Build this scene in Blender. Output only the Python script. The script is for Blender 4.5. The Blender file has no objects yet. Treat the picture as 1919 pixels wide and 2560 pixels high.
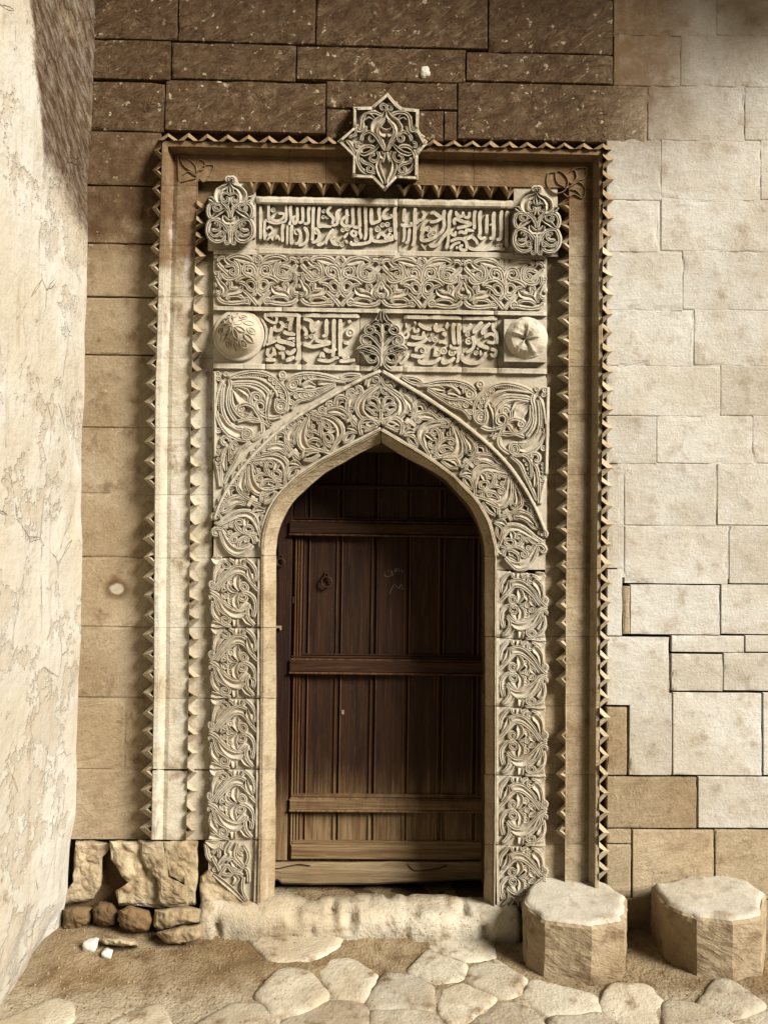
import bpy, bmesh, math, random
import numpy as np
from mathutils import Vector, Matrix

random.seed(7)
rng = np.random.default_rng(11)
scene = bpy.context.scene
COL = scene.collection
rad = math.radians

# ------------------------------------------------------------------ camera
# The portal wall is the plane Y = 0 (X right, Z up, metres). The camera stands 3.6 metres in front of it.
CAM_YAW, CAM_PITCH, CAM_ROLL = 0.015740617, 0.033252429, 0.013823383
ZOFF = 0.7783514
CAM = np.array([-0.040554835, -3.6, 1.162731974 + ZOFF])
FPX, CX, CY = 1800.0, 959.5, 1280.0


def _axes():
    sy, cy = math.sin(CAM_YAW), math.cos(CAM_YAW)
    sp, cp = math.sin(CAM_PITCH), math.cos(CAM_PITCH)
    sr, cr = math.sin(CAM_ROLL), math.cos(CAM_ROLL)
    fw = np.array([sy * cp, cy * cp, sp])
    r0 = np.array([cy, -sy, 0.0])
    u0 = np.cross(r0, fw)
    return cr * r0 + sr * u0, -sr * r0 + cr * u0, fw


AR, AU, AF = _axes()
cam_data = bpy.data.cameras.new("camera")
cam_data.sensor_fit = 'VERTICAL'
cam_data.sensor_height = 24.0
cam_data.lens = FPX / 2560.0 * 24.0
cam_data.clip_start, cam_data.clip_end = 0.1, 500.0
cam = bpy.data.objects.new("camera", cam_data)
COL.objects.link(cam)
_m = Matrix.Identity(4)
for i in range(3):
    _m[i][0], _m[i][1], _m[i][2], _m[i][3] = AR[i], AU[i], -AF[i], CAM[i]
cam.matrix_world = _m
scene.camera = cam

# ------------------------------------------------------------------ sky, sun, exposure
SUN_AZ, SUN_EL = rad(52), rad(32)          # azimuth to the right of the wall's normal
to_sun = Vector((math.sin(SUN_AZ) * math.cos(SUN_EL), -math.cos(SUN_AZ) * math.cos(SUN_EL), math.sin(SUN_EL)))
world = bpy.data.worlds.new("World")
scene.world = world
world.use_nodes = True
wn = world.node_tree
wn.nodes.clear()
w_out = wn.nodes.new('ShaderNodeOutputWorld')
w_bg = wn.nodes.new('ShaderNodeBackground')
w_sky = wn.nodes.new('ShaderNodeTexSky')
w_sky.sky_type = 'NISHITA'
w_sky.sun_disc = False
w_sky.sun_elevation = SUN_EL
w_sky.sun_rotation = math.atan2(to_sun.x, to_sun.y)
w_sky.dust_density = 4.0
w_hsv = wn.nodes.new('ShaderNodeHueSaturation')      # drains the sky of its blue before the sepia tint
w_hsv.inputs['Saturation'].default_value = 0.0
w_mul = wn.nodes.new('ShaderNodeMix')
w_mul.data_type, w_mul.blend_type = 'RGBA', 'MULTIPLY'
w_mul.inputs[0].default_value = 1.0
w_mul.inputs[7].default_value = (0.26, 0.18, 0.10, 1)  # warm sepia tint added to the sky light, browning the shade
wn.links.new(w_sky.outputs[0], w_hsv.inputs['Color'])
wn.links.new(w_hsv.outputs[0], w_mul.inputs[6])
wn.links.new(w_mul.outputs[2], w_bg.inputs['Color'])
w_bg.inputs['Strength'].default_value = 0.05
wn.links.new(w_bg.outputs[0], w_out.inputs['Surface'])

sun_data = bpy.data.lights.new("sun", 'SUN')
sun_data.energy = 3.6
sun_data.angle = rad(20)
sun_data.color = (1.0, 0.98, 0.945)
sun = bpy.data.objects.new("sun", sun_data)
COL.objects.link(sun)
sun.location = (4, -4, 6)
sun.rotation_euler = to_sun.to_track_quat('Z', 'Y').to_euler()

vs = scene.view_settings
vs.view_transform, vs.look, vs.gamma, vs.use_curve_mapping = 'Standard', 'None', 1.0, False
vs.exposure = 1.36
scene.cycles.diffuse_bounces = 1

# ------------------------------------------------------------------ helpers: projection of traced points to real planes


def P(a, Y=0.0):
    """traced photo points (n,2) -> points (n,3) on the vertical plane(s) Y."""
    a = np.asarray(a, float).reshape(-1, 2)
    Y = np.broadcast_to(np.asarray(Y, float), (len(a),))
    d = AF[None] + AR[None] * ((a[:, :1] - CX) / FPX) - AU[None] * ((a[:, 1:] - CY) / FPX)
    return CAM[None] + d * ((Y - CAM[1]) / d[:, 1])[:, None]


def PZ(a, z=0.0):
    """traced photo points -> points on the horizontal plane z."""
    a = np.asarray(a, float).reshape(-1, 2)
    d = AF[None] + AR[None] * ((a[:, :1] - CX) / FPX) - AU[None] * ((a[:, 1:] - CY) / FPX)
    return CAM[None] + d * ((z - CAM[2]) / d[:, 2])[:, None]


def _hash(ix, iy, iz):
    h = (ix * 374761393 + iy * 668265263 + iz * 2147483647 + 1013904223) & 0xFFFFFFFF
    h = ((h ^ (h >> 13)) * 1274126177) & 0xFFFFFFFF
    h = ((h ^ (h >> 16)) * 2246822519) & 0xFFFFFFFF
    return ((h ^ (h >> 15)) & 0xFFFFFF) / float(0xFFFFFF)


def vnoise(p, s=1.0, seed=0):
    """value noise in [-1,1] for points (n,3)."""
    q = np.asarray(p, float) * s + seed * 17.31
    i = np.floor(q).astype(np.int64)
    f = q - i
    f = f * f * (3 - 2 * f)
    r = 0
    for dx in (0, 1):
        for dy in (0, 1):
            for dz in (0, 1):
                w = (f[:, 0] if dx else 1 - f[:, 0]) * (f[:, 1] if dy else 1 - f[:, 1]) * (f[:, 2] if dz else 1 - f[:, 2])
                r = r + w * _hash(i[:, 0] + dx, i[:, 1] + dy, i[:, 2] + dz)
    return r * 2 - 1


def fbm(p, s=1.0, seed=0, o=3):
    a, t, r = 1.0, 0.0, 0
    for k in range(o):
        r = r + a * vnoise(p, s * 2 ** k, seed + k)
        t += a
        a *= 0.5
    return r / t


class MB:
    """collects vertices and faces of ONE mesh object."""

    def __init__(self):
        self.v, self.f, self.n = [], [], 0

    def add(self, v, f):
        v = np.asarray(v, float).reshape(-1, 3)
        self.v.append(v)
        n = self.n
        self.f += [tuple(i + n for i in q) for q in f]
        self.n += len(v)

    def grid(self, g, close_u=False):
        """g: (nu,nv,3) grid of points."""
        nu, nv = g.shape[:2]
        fs = []
        for i in range(nu if close_u else nu - 1):
            a, b = i * nv, ((i + 1) % nu) * nv
            for j in range(nv - 1):
                fs.append((a + j, a + j + 1, b + j + 1, b + j))
        self.add(g.reshape(-1, 3), fs)

    def box(self, lo, hi):
        x0, y0, z0 = lo
        x1, y1, z1 = hi
        self.add([(x0, y0, z0), (x1, y0, z0), (x1, y1, z0), (x0, y1, z0), (x0, y0, z1), (x1, y0, z1), (x1, y1, z1), (x0, y1, z1)],
                 [(0, 3, 2, 1), (4, 5, 6, 7), (0, 1, 5, 4), (1, 2, 6, 5), (2, 3, 7, 6), (3, 0, 4, 7)])

    def mesh(self, name):
        me = bpy.data.meshes.new(name)
        v = np.concatenate(self.v) if self.v else np.zeros((0, 3))
        me.from_pydata(v.tolist(), [], self.f)
        return me

    def build(self, name, material, parent=None, origin=None, smooth=False, flip=False):
        v = np.concatenate(self.v)
        if origin is None:
            origin = Vector((0, 0, 0)) if parent is None else world_loc(parent)
            if parent is None:
                c = (v.min(0) + v.max(0)) / 2
                origin = Vector((c[0], c[1], v[:, 2].min()))
        self.v = [v - np.array(origin)[None]]
        me = self.mesh(name)
        if flip:
            me.flip_normals()
        if smooth:
            me.polygons.foreach_set('use_smooth', [True] * len(me.polygons))
        me.materials.append(material)
        return link(name, me, parent, origin)


def world_loc(o):
    l = Vector(o.location)
    while o.parent:
        o = o.parent
        l += o.location
    return l


def link(name, me, parent=None, loc=None):
    o = bpy.data.objects.new(name, me)
    COL.objects.link(o)
    if parent is not None:
        o.parent = parent
        if loc is not None:
            o.location = Vector(loc) - world_loc(parent)
    elif loc is not None:
        o.location = loc
    return o


def tag(o, label=None, cat=None, group=None, kind=None):
    if label:
        o['label'] = label
    if cat:
        o['category'] = cat
    if group:
        o['group'] = group
    if kind:
        o['kind'] = kind
    return o


def empty(name, loc, label, cat, group=None, kind=None, parent=None):
    o = bpy.data.objects.new(name, None)
    o.empty_display_size = 0.1
    COL.objects.link(o)
    if parent is not None:
        o.parent = parent
        o.location = Vector(loc) - world_loc(parent)
    else:
        o.location = loc
    return tag(o, label, cat, group, kind)


# ------------------------------------------------------------------ materials


class NT:
    def __init__(self, name):
        self.m = bpy.data.materials.new(name)
        self.m.use_nodes = True
        self.t = self.m.node_tree
        self.t.nodes.clear()
        self.out = self.t.nodes.new('ShaderNodeOutputMaterial')
        self.b = self.t.nodes.new('ShaderNodeBsdfPrincipled')
        self.t.links.new(self.b.outputs[0], self.out.inputs[0])
        self.b.inputs['Specular IOR Level'].default_value = 0.2
        self.geo = self.t.nodes.new('ShaderNodeNewGeometry')
        self.pos = self.geo.outputs['Position']

    def l(self, a, b):
        self.t.links.new(a, b)

    def val(self, x, sock):
        if isinstance(x, (int, float)):
            sock.default_value = x
        elif isinstance(x, (tuple, list)):
            sock.default_value = (*x, 1) if len(x) == 3 and sock.type == 'RGBA' else x
        else:
            self.l(x, sock)

    def mapping(self, src, scale=(1, 1, 1), rot=(0, 0, 0), loc=(0, 0, 0)):
        n = self.t.nodes.new('ShaderNodeMapping')
        n.inputs['Scale'].default_value = scale
        n.inputs['Rotation'].default_value = rot
        n.inputs['Location'].default_value = loc
        self.l(src, n.inputs['Vector'])
        return n.outputs[0]

    def noise(self, scale, detail=4, rough=0.55, vec=None, dist=0.0):
        n = self.t.nodes.new('ShaderNodeTexNoise')
        n.inputs['Scale'].default_value = scale
        n.inputs['Detail'].default_value = detail
        n.inputs['Roughness'].default_value = rough
        n.inputs['Distortion'].default_value = dist
        self.l(vec or self.pos, n.inputs['Vector'])
        return n.outputs['Fac']

    def voro(self, scale, vec=None, feature='F1'):
        n = self.t.nodes.new('ShaderNodeTexVoronoi')
        n.feature = feature
        n.inputs['Scale'].default_value = scale
        self.l(vec or self.pos, n.inputs['Vector'])
        return n.outputs['Distance']

    def wave(self, scale, vec, dist=3.0, dscale=2.0, detail=2.0):
        n = self.t.nodes.new('ShaderNodeTexWave')
        n.inputs['Scale'].default_value = scale
        n.inputs['Distortion'].default_value = dist
        n.inputs['Detail'].default_value = detail
        n.inputs['Detail Scale'].default_value = dscale
        self.l(vec, n.inputs['Vector'])
        return n.outputs['Fac']

    def math(self, op, a, b=0.0, c=None, clamp=False):
        n = self.t.nodes.new('ShaderNodeMath')
        n.operation = op
        n.use_clamp = clamp
        self.val(a, n.inputs[0])
        self.val(b, n.inputs[1])
        if c is not None:
            self.val(c, n.inputs[2])
        return n.outputs[0]

    def ramp(self, x, a, b, o0=0.0, o1=1.0, smooth=True):
        n = self.t.nodes.new('ShaderNodeMapRange')
        n.interpolation_type = 'SMOOTHSTEP' if smooth else 'LINEAR'
        self.val(x, n.inputs[0])
        for i, q in enumerate((a, b, o0, o1)):
            self.val(q, n.inputs[1 + i])
        return n.outputs[0]

    def mix(self, f, a, b, mode='MIX'):
        n = self.t.nodes.new('ShaderNodeMix')
        n.data_type, n.blend_type = 'RGBA', mode
        self.val(f, n.inputs[0])
        self.val(a, n.inputs[6])
        self.val(b, n.inputs[7])
        return n.outputs[2]

    def xyz(self, src=None):
        n = self.t.nodes.new('ShaderNodeSeparateXYZ')
        self.l(src or self.pos, n.inputs[0])
        return n.outputs

    def rnd(self):
        n = self.t.nodes.new('ShaderNodeObjectInfo')
        return n.outputs['Random']

    def bump(self, hs, normal=None):
        """hs: list of (height socket, strength, distance)"""
        for h, s, d in hs:
            n = self.t.nodes.new('ShaderNodeBump')
            n.inputs['Strength'].default_value = s
            n.inputs['Distance'].default_value = d
            self.l(h, n.inputs['Height'])
            if normal is not None:
                self.l(normal, n.inputs['Normal'])
            normal = n.outputs[0]
        self.l(normal, self.b.inputs['Normal'])

    def done(self, col, rough=0.9, k=0.58):
        sp = self.t.nodes.new('ShaderNodeSeparateColor')      # sepia toning put into every base colour: darker tones turn redder brown
        self.val(col, sp.inputs[0])
        cb = self.t.nodes.new('ShaderNodeCombineColor')
        self.l(sp.outputs[0], cb.inputs[0])
        self.l(self.math('POWER', sp.outputs[1], 1.065), cb.inputs[1])
        self.l(self.math('POWER', sp.outputs[2], 1.11), cb.inputs[2])
        col = self.mix(1.0, cb.outputs[0], (k, k, k), 'MULTIPLY')
        self.val(col, self.b.inputs['Base Color'])
        self.val(rough, self.b.inputs['Roughness'])
        return self.m


def stone(name, light, mid, dark, soot=None, flecks=0.0, pits=0.3, tool=0.0, toolrot=0.6, var=0.12, grime=0.35, bumpk=1.0, streak=0.0, scratch=0.0, spot=None):
    """weathered cut stone. soot = (z0, z1, x0, x1, colour): lamp-soot that starts at z0, complete at z1, thinning out from x0 to x1."""
    n = NT(name)
    big = n.noise(1.7, 5, 0.6)
    med = n.noise(9, 6, 0.65)
    fin = n.noise(70, 5, 0.7)
    c = n.mix(n.ramp(big, 0.38, 0.62), mid, light)
    c = n.mix(n.math('MULTIPLY', n.ramp(med, 0.5, 0.72), grime), c, dark)
    if streak:                                   # worn whitewash / water runs, stretched downwards
        sv = n.mapping(n.pos, (22, 22, 2.2))
        st = n.noise(1.0, 6, 0.7, sv)
        c = n.mix(n.math('MULTIPLY', n.ramp(st, 0.5, 0.7), streak), c, tuple(min(0.8, x * 1.5) for x in light))
    r = n.rnd()
    c = n.mix(1.0, c, n.ramp(r, 0, 1, 1 - var, 1 + var, smooth=False), 'MULTIPLY')
    c = n.mix(0.5, c, n.ramp(fin, 0.3, 0.75, 0.72, 1.22, smooth=False), 'MULTIPLY')
    if soot:
        z0, z1, x0, x1, sc = soot
        X, Yy, Z = n.xyz()
        zz = n.math('ADD', Z, n.math('MULTIPLY', n.math('SUBTRACT', n.noise(3.2, 6, 0.7), 0.5), 0.9))
        m = n.ramp(zz, z0, z1)
        xx = n.math('ADD', X, n.math('MULTIPLY', n.math('SUBTRACT', n.noise(2.6, 5, 0.65, n.mapping(n.pos, (1, 1, 0.5))), 0.5), 0.7))
        m = n.math('MULTIPLY', m, n.ramp(xx, x0, x1, 1, 0))
        m = n.math('MULTIPLY', m, n.ramp(n.noise(14, 5, 0.7), 0.25, 0.6, 0.72, 1.0))
        c = n.mix(m, c, sc)
    if scratch:                                  # pale chisel scars across the dark skin of the stone
        sn = n.noise(1.0, 4, 0.7, n.mapping(n.mapping(n.pos, (1, 1, 1), (0, 0.62, 0)), (8, 8, 60)), 0.4)
        sm = n.math('MULTIPLY', n.ramp(sn, 0.54, 0.68), n.ramp(n.noise(1.9, 3), 0.38, 0.62))
        c = n.mix(n.math('MULTIPLY', sm, scratch), c, tuple(x * 0.85 for x in mid))
    if spot:                                     # a rubbed pale patch inside a greasy dark ring
        d = n.t.nodes.new('ShaderNodeVectorMath')
        d.operation = 'DISTANCE'
        n.l(n.mapping(n.pos, (1, 1, 1.25)), d.inputs[0])
        d.inputs[1].default_value = (spot[0], spot[1], spot[2] * 1.25)
        dd = n.math('ADD', d.outputs['Value'], n.math('MULTIPLY', n.math('SUBTRACT', n.noise(24, 4), 0.5), 0.03))
        c = n.mix(n.math('MULTIPLY', n.ramp(dd, 0.035, 0.085, 1, 0), 0.8), c, (0.12, 0.075, 0.035))
        c = n.mix(n.ramp(dd, 0.026, 0.042, 1, 0), c, (0.62, 0.55, 0.42))
    if flecks:                                   # dabs of lime and bird lime
        fv = n.math('ADD', n.noise(24, 3, 0.6), n.math('MULTIPLY', n.noise(90, 2), 0.12))
        patch = n.ramp(n.noise(2.6, 4), 0.36, 0.55)
        c = n.mix(n.math('MULTIPLY', n.math('MULTIPLY', n.ramp(fv, 0.685, 0.715), patch), flecks), c, (0.62, 0.53, 0.37))
    pit = n.voro(55, n.mapping(n.pos, (1, 1, 1.6)))
    pitm = n.math('MULTIPLY', n.ramp(pit, 0.06, 0.2, 1, 0), n.ramp(n.noise(6, 4), 0.5, 0.68))
    c = n.mix(n.math('MULTIPLY', pitm, pits), c, tuple(x * 0.55 for x in dark))
    hs = [(med, 0.35 * bumpk, 0.02), (fin, 0.45 * bumpk, 0.006), (n.math('SUBTRACT', 1.0, pitm), 0.6 * pits * bumpk, 0.008)]
    if tool:                                     # irregular diagonal chisel strokes
        tv = n.mapping(n.pos, (1, 1, 1), (0, toolrot, 0))
        t1 = n.noise(1.0, 5, 0.65, n.mapping(tv, (5, 8, 17)), 1.0)
        t2 = n.noise(1.0, 4, 0.6, n.mapping(n.mapping(n.pos, (1, 1, 1), (0, toolrot + 0.2, 0)), (20, 20, 95)))
        hs = [(t1, 1.0 * tool, 0.045), (t2, 0.9 * tool, 0.014)] + hs
        c = n.mix(tool * 0.75, c, n.mix(1.0, c, n.ramp(n.math('ADD', n.math('MULTIPLY', t1, 0.6), n.math('MULTIPLY', t2, 0.4)), 0.36, 0.64, 0.62, 1.45, smooth=False), 'MULTIPLY'))
    n.bump(hs)
    return n.done(c, 0.92)


SOOT = (0.115, 0.073, 0.036)
M = {}
M['ashlar'] = stone('ashlar_stone', (0.52, 0.43, 0.295), (0.40, 0.31, 0.195), (0.20, 0.135, 0.07), (3.2, 3.6, 0.95, 1.6, SOOT), flecks=0.9, tool=0.9, var=0.22, toolrot=0.6, scratch=0.75)
M['strip'] = stone('stained_stone', (0.56, 0.46, 0.315), (0.43, 0.335, 0.21), (0.17, 0.11, 0.055), (3.22, 3.55, 0.95, 1.55, SOOT), flecks=0.4, pits=0.9, tool=0.25, var=0.12, grime=0.75, spot=tuple(P([(292, 1473)])[0]))
M['bleached'] = stone('bleached_stone', (0.82, 0.785, 0.69), (0.69, 0.63, 0.51), (0.40, 0.31, 0.20), (3.6, 4.3, 1.15, 2.0, (0.24, 0.165, 0.09)), pits=1.0, tool=0.14, toolrot=0.15, var=0.06, grime=0.65, streak=0.2)
M['toothed'] = stone('weathered_stone', (0.58, 0.475, 0.32), (0.45, 0.35, 0.22), (0.17, 0.11, 0.055), None, pits=0.9, tool=0.35, toolrot=0.4, var=0.16, grime=0.5)
M['frame'] = stone('frame_stone', (0.58, 0.485, 0.335), (0.45, 0.355, 0.225), (0.20, 0.135, 0.07), (3.25, 3.65, 0.9, 2.2, (0.22, 0.145, 0.075)), pits=0.6, tool=0.3, toolrot=0.1, var=0.08, streak=0.35, grime=0.6)
M['frame_pale'] = stone('limewashed_stone', (0.76, 0.695, 0.55), (0.58, 0.49, 0.335), (0.22, 0.145, 0.075), (3.22, 3.40, 0.9, 1.9, (0.22, 0.145, 0.075)), pits=0.5, tool=0.2, toolrot=0.1, var=0.08, streak=0.55, grime=0.75)
M['tooth'] = stone('tooth_stone', (0.64, 0.55, 0.395), (0.50, 0.405, 0.265), (0.22, 0.15, 0.08), (3.25, 3.7, 0.9, 2.2, (0.33, 0.235, 0.13)), pits=0.5, var=0.2, bumpk=0.9, grime=0.6)
M['carved'] = stone('carved_limestone', (0.72, 0.655, 0.52), (0.62, 0.545, 0.41), (0.33, 0.245, 0.14), None, pits=0.35, var=0.05, bumpk=0.8, grime=0.45)
M['ground'] = None
M['plaster'] = None


def make_plaster():
    n = NT('whitewashed_plaster')
    X, Y, Z = n.xyz()
    big = n.noise(1.6, 6, 0.65)
    med = n.noise(8, 6, 0.7)
    sv = n.noise(1.0, 6, 0.7, n.mapping(n.pos, (16, 16, 1.6)))
    c = n.mix(n.ramp(big, 0.35, 0.65), (0.68, 0.615, 0.48), (0.80, 0.76, 0.66))
    c = n.mix(n.math('MULTIPLY', n.ramp(sv, 0.52, 0.75), 0.6), c, (0.42, 0.33, 0.20))
    c = n.mix(n.math('MULTIPLY', n.ramp(med, 0.56, 0.75), 0.5), c, (0.36, 0.27, 0.155))
    # soot and the arch's shade painted into the upper wall, along its curved edge
    out = n.math('MULTIPLY', Y, -1.0)
    edge = n.math('SUBTRACT', Z, n.math('MULTIPLY', out, 0.25))
    edge = n.math('SUBTRACT', edge, n.math('MULTIPLY', n.math('MAXIMUM', n.math('SUBTRACT', out, 0.50), 0.0), 3.5))
    edge = n.math('ADD', edge, n.math('MULTIPLY', n.math('SUBTRACT', n.noise(5, 6, 0.7), 0.5), 0.45))
    m = n.ramp(edge, 3.34, 3.56)
    m2 = n.math('MULTIPLY', m, n.ramp(n.noise(1.0, 5, 0.7, n.mapping(n.mapping(n.pos, (1, 1, 1), (0.6, 0, 0)), (12, 9, 26))), 0.3, 0.62, 0.6, 1.0))
    c = n.mix(m2, c, (0.10, 0.062, 0.03))
    fv = n.math('ADD', n.voro(13), n.math('MULTIPLY', n.noise(40, 3), 0.2))
    c = n.mix(n.math('MULTIPLY', n.ramp(fv, 0.12, 0.2, 1, 0), 0.6), c, (0.6, 0.52, 0.37))
    c = n.mix(n.math('MULTIPLY', n.ramp(n.voro(48), 0.05, 0.16, 1, 0), n.ramp(n.noise(5), 0.5, 0.66)), c, (0.30, 0.22, 0.12))
    crk = n.voro(2.6, n.mapping(n.math('ADD', n.pos, 0) if False else n.pos, (1, 1.3, 0.8)), 'DISTANCE_TO_EDGE')
    crk = n.math('ADD', crk, n.math('MULTIPLY', n.math('SUBTRACT', n.noise(9, 5), 0.5), 0.09))
    crm = n.math('MULTIPLY', n.ramp(n.math('ABSOLUTE', crk), 0.0, 0.006, 1, 0), n.ramp(n.noise(1.3, 3), 0.48, 0.6))
    c = n.mix(n.math('MULTIPLY', crm, 0.35), c, (0.16, 0.10, 0.05))
    flake = n.ramp(n.math('ADD', n.noise(3.1, 7, 0.72), n.math('MULTIPLY', n.noise(20, 4), 0.12)), 0.60, 0.63)
    c = n.mix(n.math('MULTIPLY', flake, 0.32), c, (0.44, 0.34, 0.21))
    fin = n.noise(60, 5, 0.7)
    tool = n.noise(1.0, 4, 0.6, n.mapping(n.mapping(n.pos, (1, 1, 1), (0.6, 0, 0)), (30, 18, 75)))
    n.bump([(n.math('SUBTRACT', 1.0, flake), 0.6, 0.012), (n.math('SUBTRACT', 1.0, crm), 0.7, 0.01), (big, 0.5, 0.06), (med, 0.4, 0.02), (n.math('MULTIPLY', tool, m), 0.9, 0.02), (fin, 0.4, 0.006)])
    return n.done(c, 0.93)


def make_ground():
    n = NT('dusty_ground')
    big = n.noise(2.2, 6, 0.65)
    med = n.noise(11, 6, 0.7)
    fin = n.noise(90, 5, 0.75)
    X, Y, Z = n.xyz()
    c = n.mix(n.ramp(big, 0.36, 0.64), (0.30, 0.215, 0.115), (0.46, 0.37, 0.235))
    c = n.mix(n.ramp(med, 0.45, 0.7), c, (0.22, 0.15, 0.075))
    # pale fade at the view's bottom edge, put into the ground colour
    away = n.ramp(n.math('ADD', Y, n.math('MULTIPLY', n.math('SUBTRACT', med, 0.5), 0.4)), -0.36, -0.62)
    c = n.mix(n.math('MULTIPLY', away, 0.6), c, (0.74, 0.66, 0.50))
    gv = n.voro(70)
    c = n.mix(n.ramp(gv, 0.1, 0.28, 0.55, 0), c, (0.58, 0.49, 0.34))
    c = n.mix(0.55, c, n.ramp(fin, 0.3, 0.75, 0.6, 1.3, smooth=False), 'MULTIPLY')
    n.bump([(med, 0.6, 0.03), (n.math('SUBTRACT', 1.0, gv), 0.5, 0.008), (fin, 0.6, 0.008)])
    return n.done(c, 0.95)


M['plaster'] = make_plaster()
M['ground'] = make_ground()
M['paving'] = stone('paving_stone', (0.74, 0.67, 0.525), (0.58, 0.49, 0.345), (0.24, 0.165, 0.09), pits=0.8, var=0.22, grime=0.95, bumpk=2.0)
M['step'] = stone('step_stone', (0.76, 0.69, 0.545), (0.58, 0.49, 0.345), (0.24, 0.165, 0.09), pits=1.0, var=0.08, grime=0.95, bumpk=2.2)
M['rubble'] = stone('broken_stone', (0.62, 0.53, 0.37), (0.46, 0.365, 0.225), (0.20, 0.135, 0.068), pits=0.6, var=0.2, grime=0.7)
M['rubble_dark'] = stone('dark_broken_stone', (0.26, 0.185, 0.10), (0.20, 0.135, 0.07), (0.11, 0.07, 0.034), pits=0.5, var=0.2, grime=0.6)
M['drum'] = stone('column_stump_stone', (0.50, 0.405, 0.27), (0.37, 0.28, 0.17), (0.17, 0.11, 0.055), pits=0.8, tool=0.35, toolrot=-0.5, var=0.06, grime=0.7, bumpk=1.3)  # darker than the top: shade on the sides put into the colour
M['drumtop'] = stone('worn_lit_stone_top', (0.76, 0.70, 0.575), (0.64, 0.565, 0.43), (0.34, 0.255, 0.15), pits=0.9, var=0.03, grime=0.6)  # wear plus light from above, put into a paler colour than the sides
M['pebble'] = stone('white_pebble', (0.86, 0.83, 0.73), (0.80, 0.76, 0.64), (0.6, 0.52, 0.38), pits=0.2, var=0.05, grime=0.3)
M['reveal'] = stone('darkened_reveal_stone', (0.16, 0.11, 0.06), (0.11, 0.07, 0.035), (0.06, 0.036, 0.017), pits=0.3, grime=0.6)  # darkened to cut bounced light, so the doorway falls in deeper shade
M['mortar'] = stone('joint_mortar', (0.17, 0.115, 0.06), (0.12, 0.08, 0.04), (0.06, 0.04, 0.02), pits=0.3, grime=0.6)


def make_wood(name, light, dark, wear=(0.0, 0.0), var=0.12, axis='Z'):
    """grain runs along Z; wear = (z_low, z_high): bare and sun-bleached below z_low, smoke-brown above z_high."""
    n = NT(name)
    X, Y, Z = n.xyz()
    S3 = lambda a, b: (a, a, b) if axis == 'Z' else (b, a, a)
    gv = n.mapping(n.pos, S3(38, 1.6))
    g = n.noise(1.0, 6, 0.65, gv, 1.2)
    fine = n.noise(1.0, 4, 0.7, n.mapping(n.pos, S3(240, 6)))
    c = n.mix(n.ramp(g, 0.35, 0.68), dark, light)
    c = n.mix(0.6, c, n.ramp(fine, 0.3, 0.75, 0.5, 1.35, smooth=False), 'MULTIPLY')
    c = n.mix(1.0, c, n.ramp(n.rnd(), 0, 1, 1 - var, 1 + var, smooth=False), 'MULTIPLY')
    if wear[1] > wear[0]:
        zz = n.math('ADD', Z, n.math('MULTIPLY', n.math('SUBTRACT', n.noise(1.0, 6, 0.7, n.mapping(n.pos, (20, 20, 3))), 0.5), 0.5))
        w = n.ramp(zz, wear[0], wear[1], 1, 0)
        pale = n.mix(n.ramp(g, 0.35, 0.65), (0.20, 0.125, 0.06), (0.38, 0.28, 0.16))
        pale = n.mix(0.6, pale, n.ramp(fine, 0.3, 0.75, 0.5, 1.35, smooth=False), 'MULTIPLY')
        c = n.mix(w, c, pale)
        scr = n.noise(1.0, 5, 0.8, n.mapping(n.pos, S3(120, 3)))
        c = n.mix(n.math('MULTIPLY', n.ramp(scr, 0.60, 0.70), 0.45), c, (0.30, 0.19, 0.095))
    n.bump([(g, 0.35, 0.006), (fine, 0.5, 0.003)])
    return n.done(c, 0.6)


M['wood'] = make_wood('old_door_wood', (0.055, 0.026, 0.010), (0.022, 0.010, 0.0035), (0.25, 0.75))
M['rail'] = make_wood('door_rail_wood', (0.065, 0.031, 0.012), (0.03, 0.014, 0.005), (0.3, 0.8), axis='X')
M['bead'] = make_wood('worn_lit_bead_wood', (0.17, 0.09, 0.04), (0.06, 0.028, 0.011), (0.25, 0.8))  # worn, and paler for the light its edges catch, put into the colour
M['sill'] = make_wood('bleached_sill_wood', (0.52, 0.415, 0.27), (0.33, 0.24, 0.135), axis='X')


def make_flat(name, col, rough=0.8, metal=0.0):
    n = NT(name)
    c = n.mix(n.ramp(n.noise(60, 4), 0.35, 0.65), tuple(x * 0.7 for x in col), col)
    n.b.inputs['Metallic'].default_value = metal
    n.bump([(n.noise(90, 4), 0.4, 0.003)])
    return n.done(c, rough)


M['iron'] = make_flat('rusty_iron', (0.06, 0.036, 0.018), 0.65, 0.3)
M['chalk'] = make_flat('chalk', (0.36, 0.31, 0.23), 0.95)
M['gravel'] = stone('gravel', (0.40, 0.315, 0.19), (0.28, 0.205, 0.115), (0.14, 0.09, 0.045), var=0.2)


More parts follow.
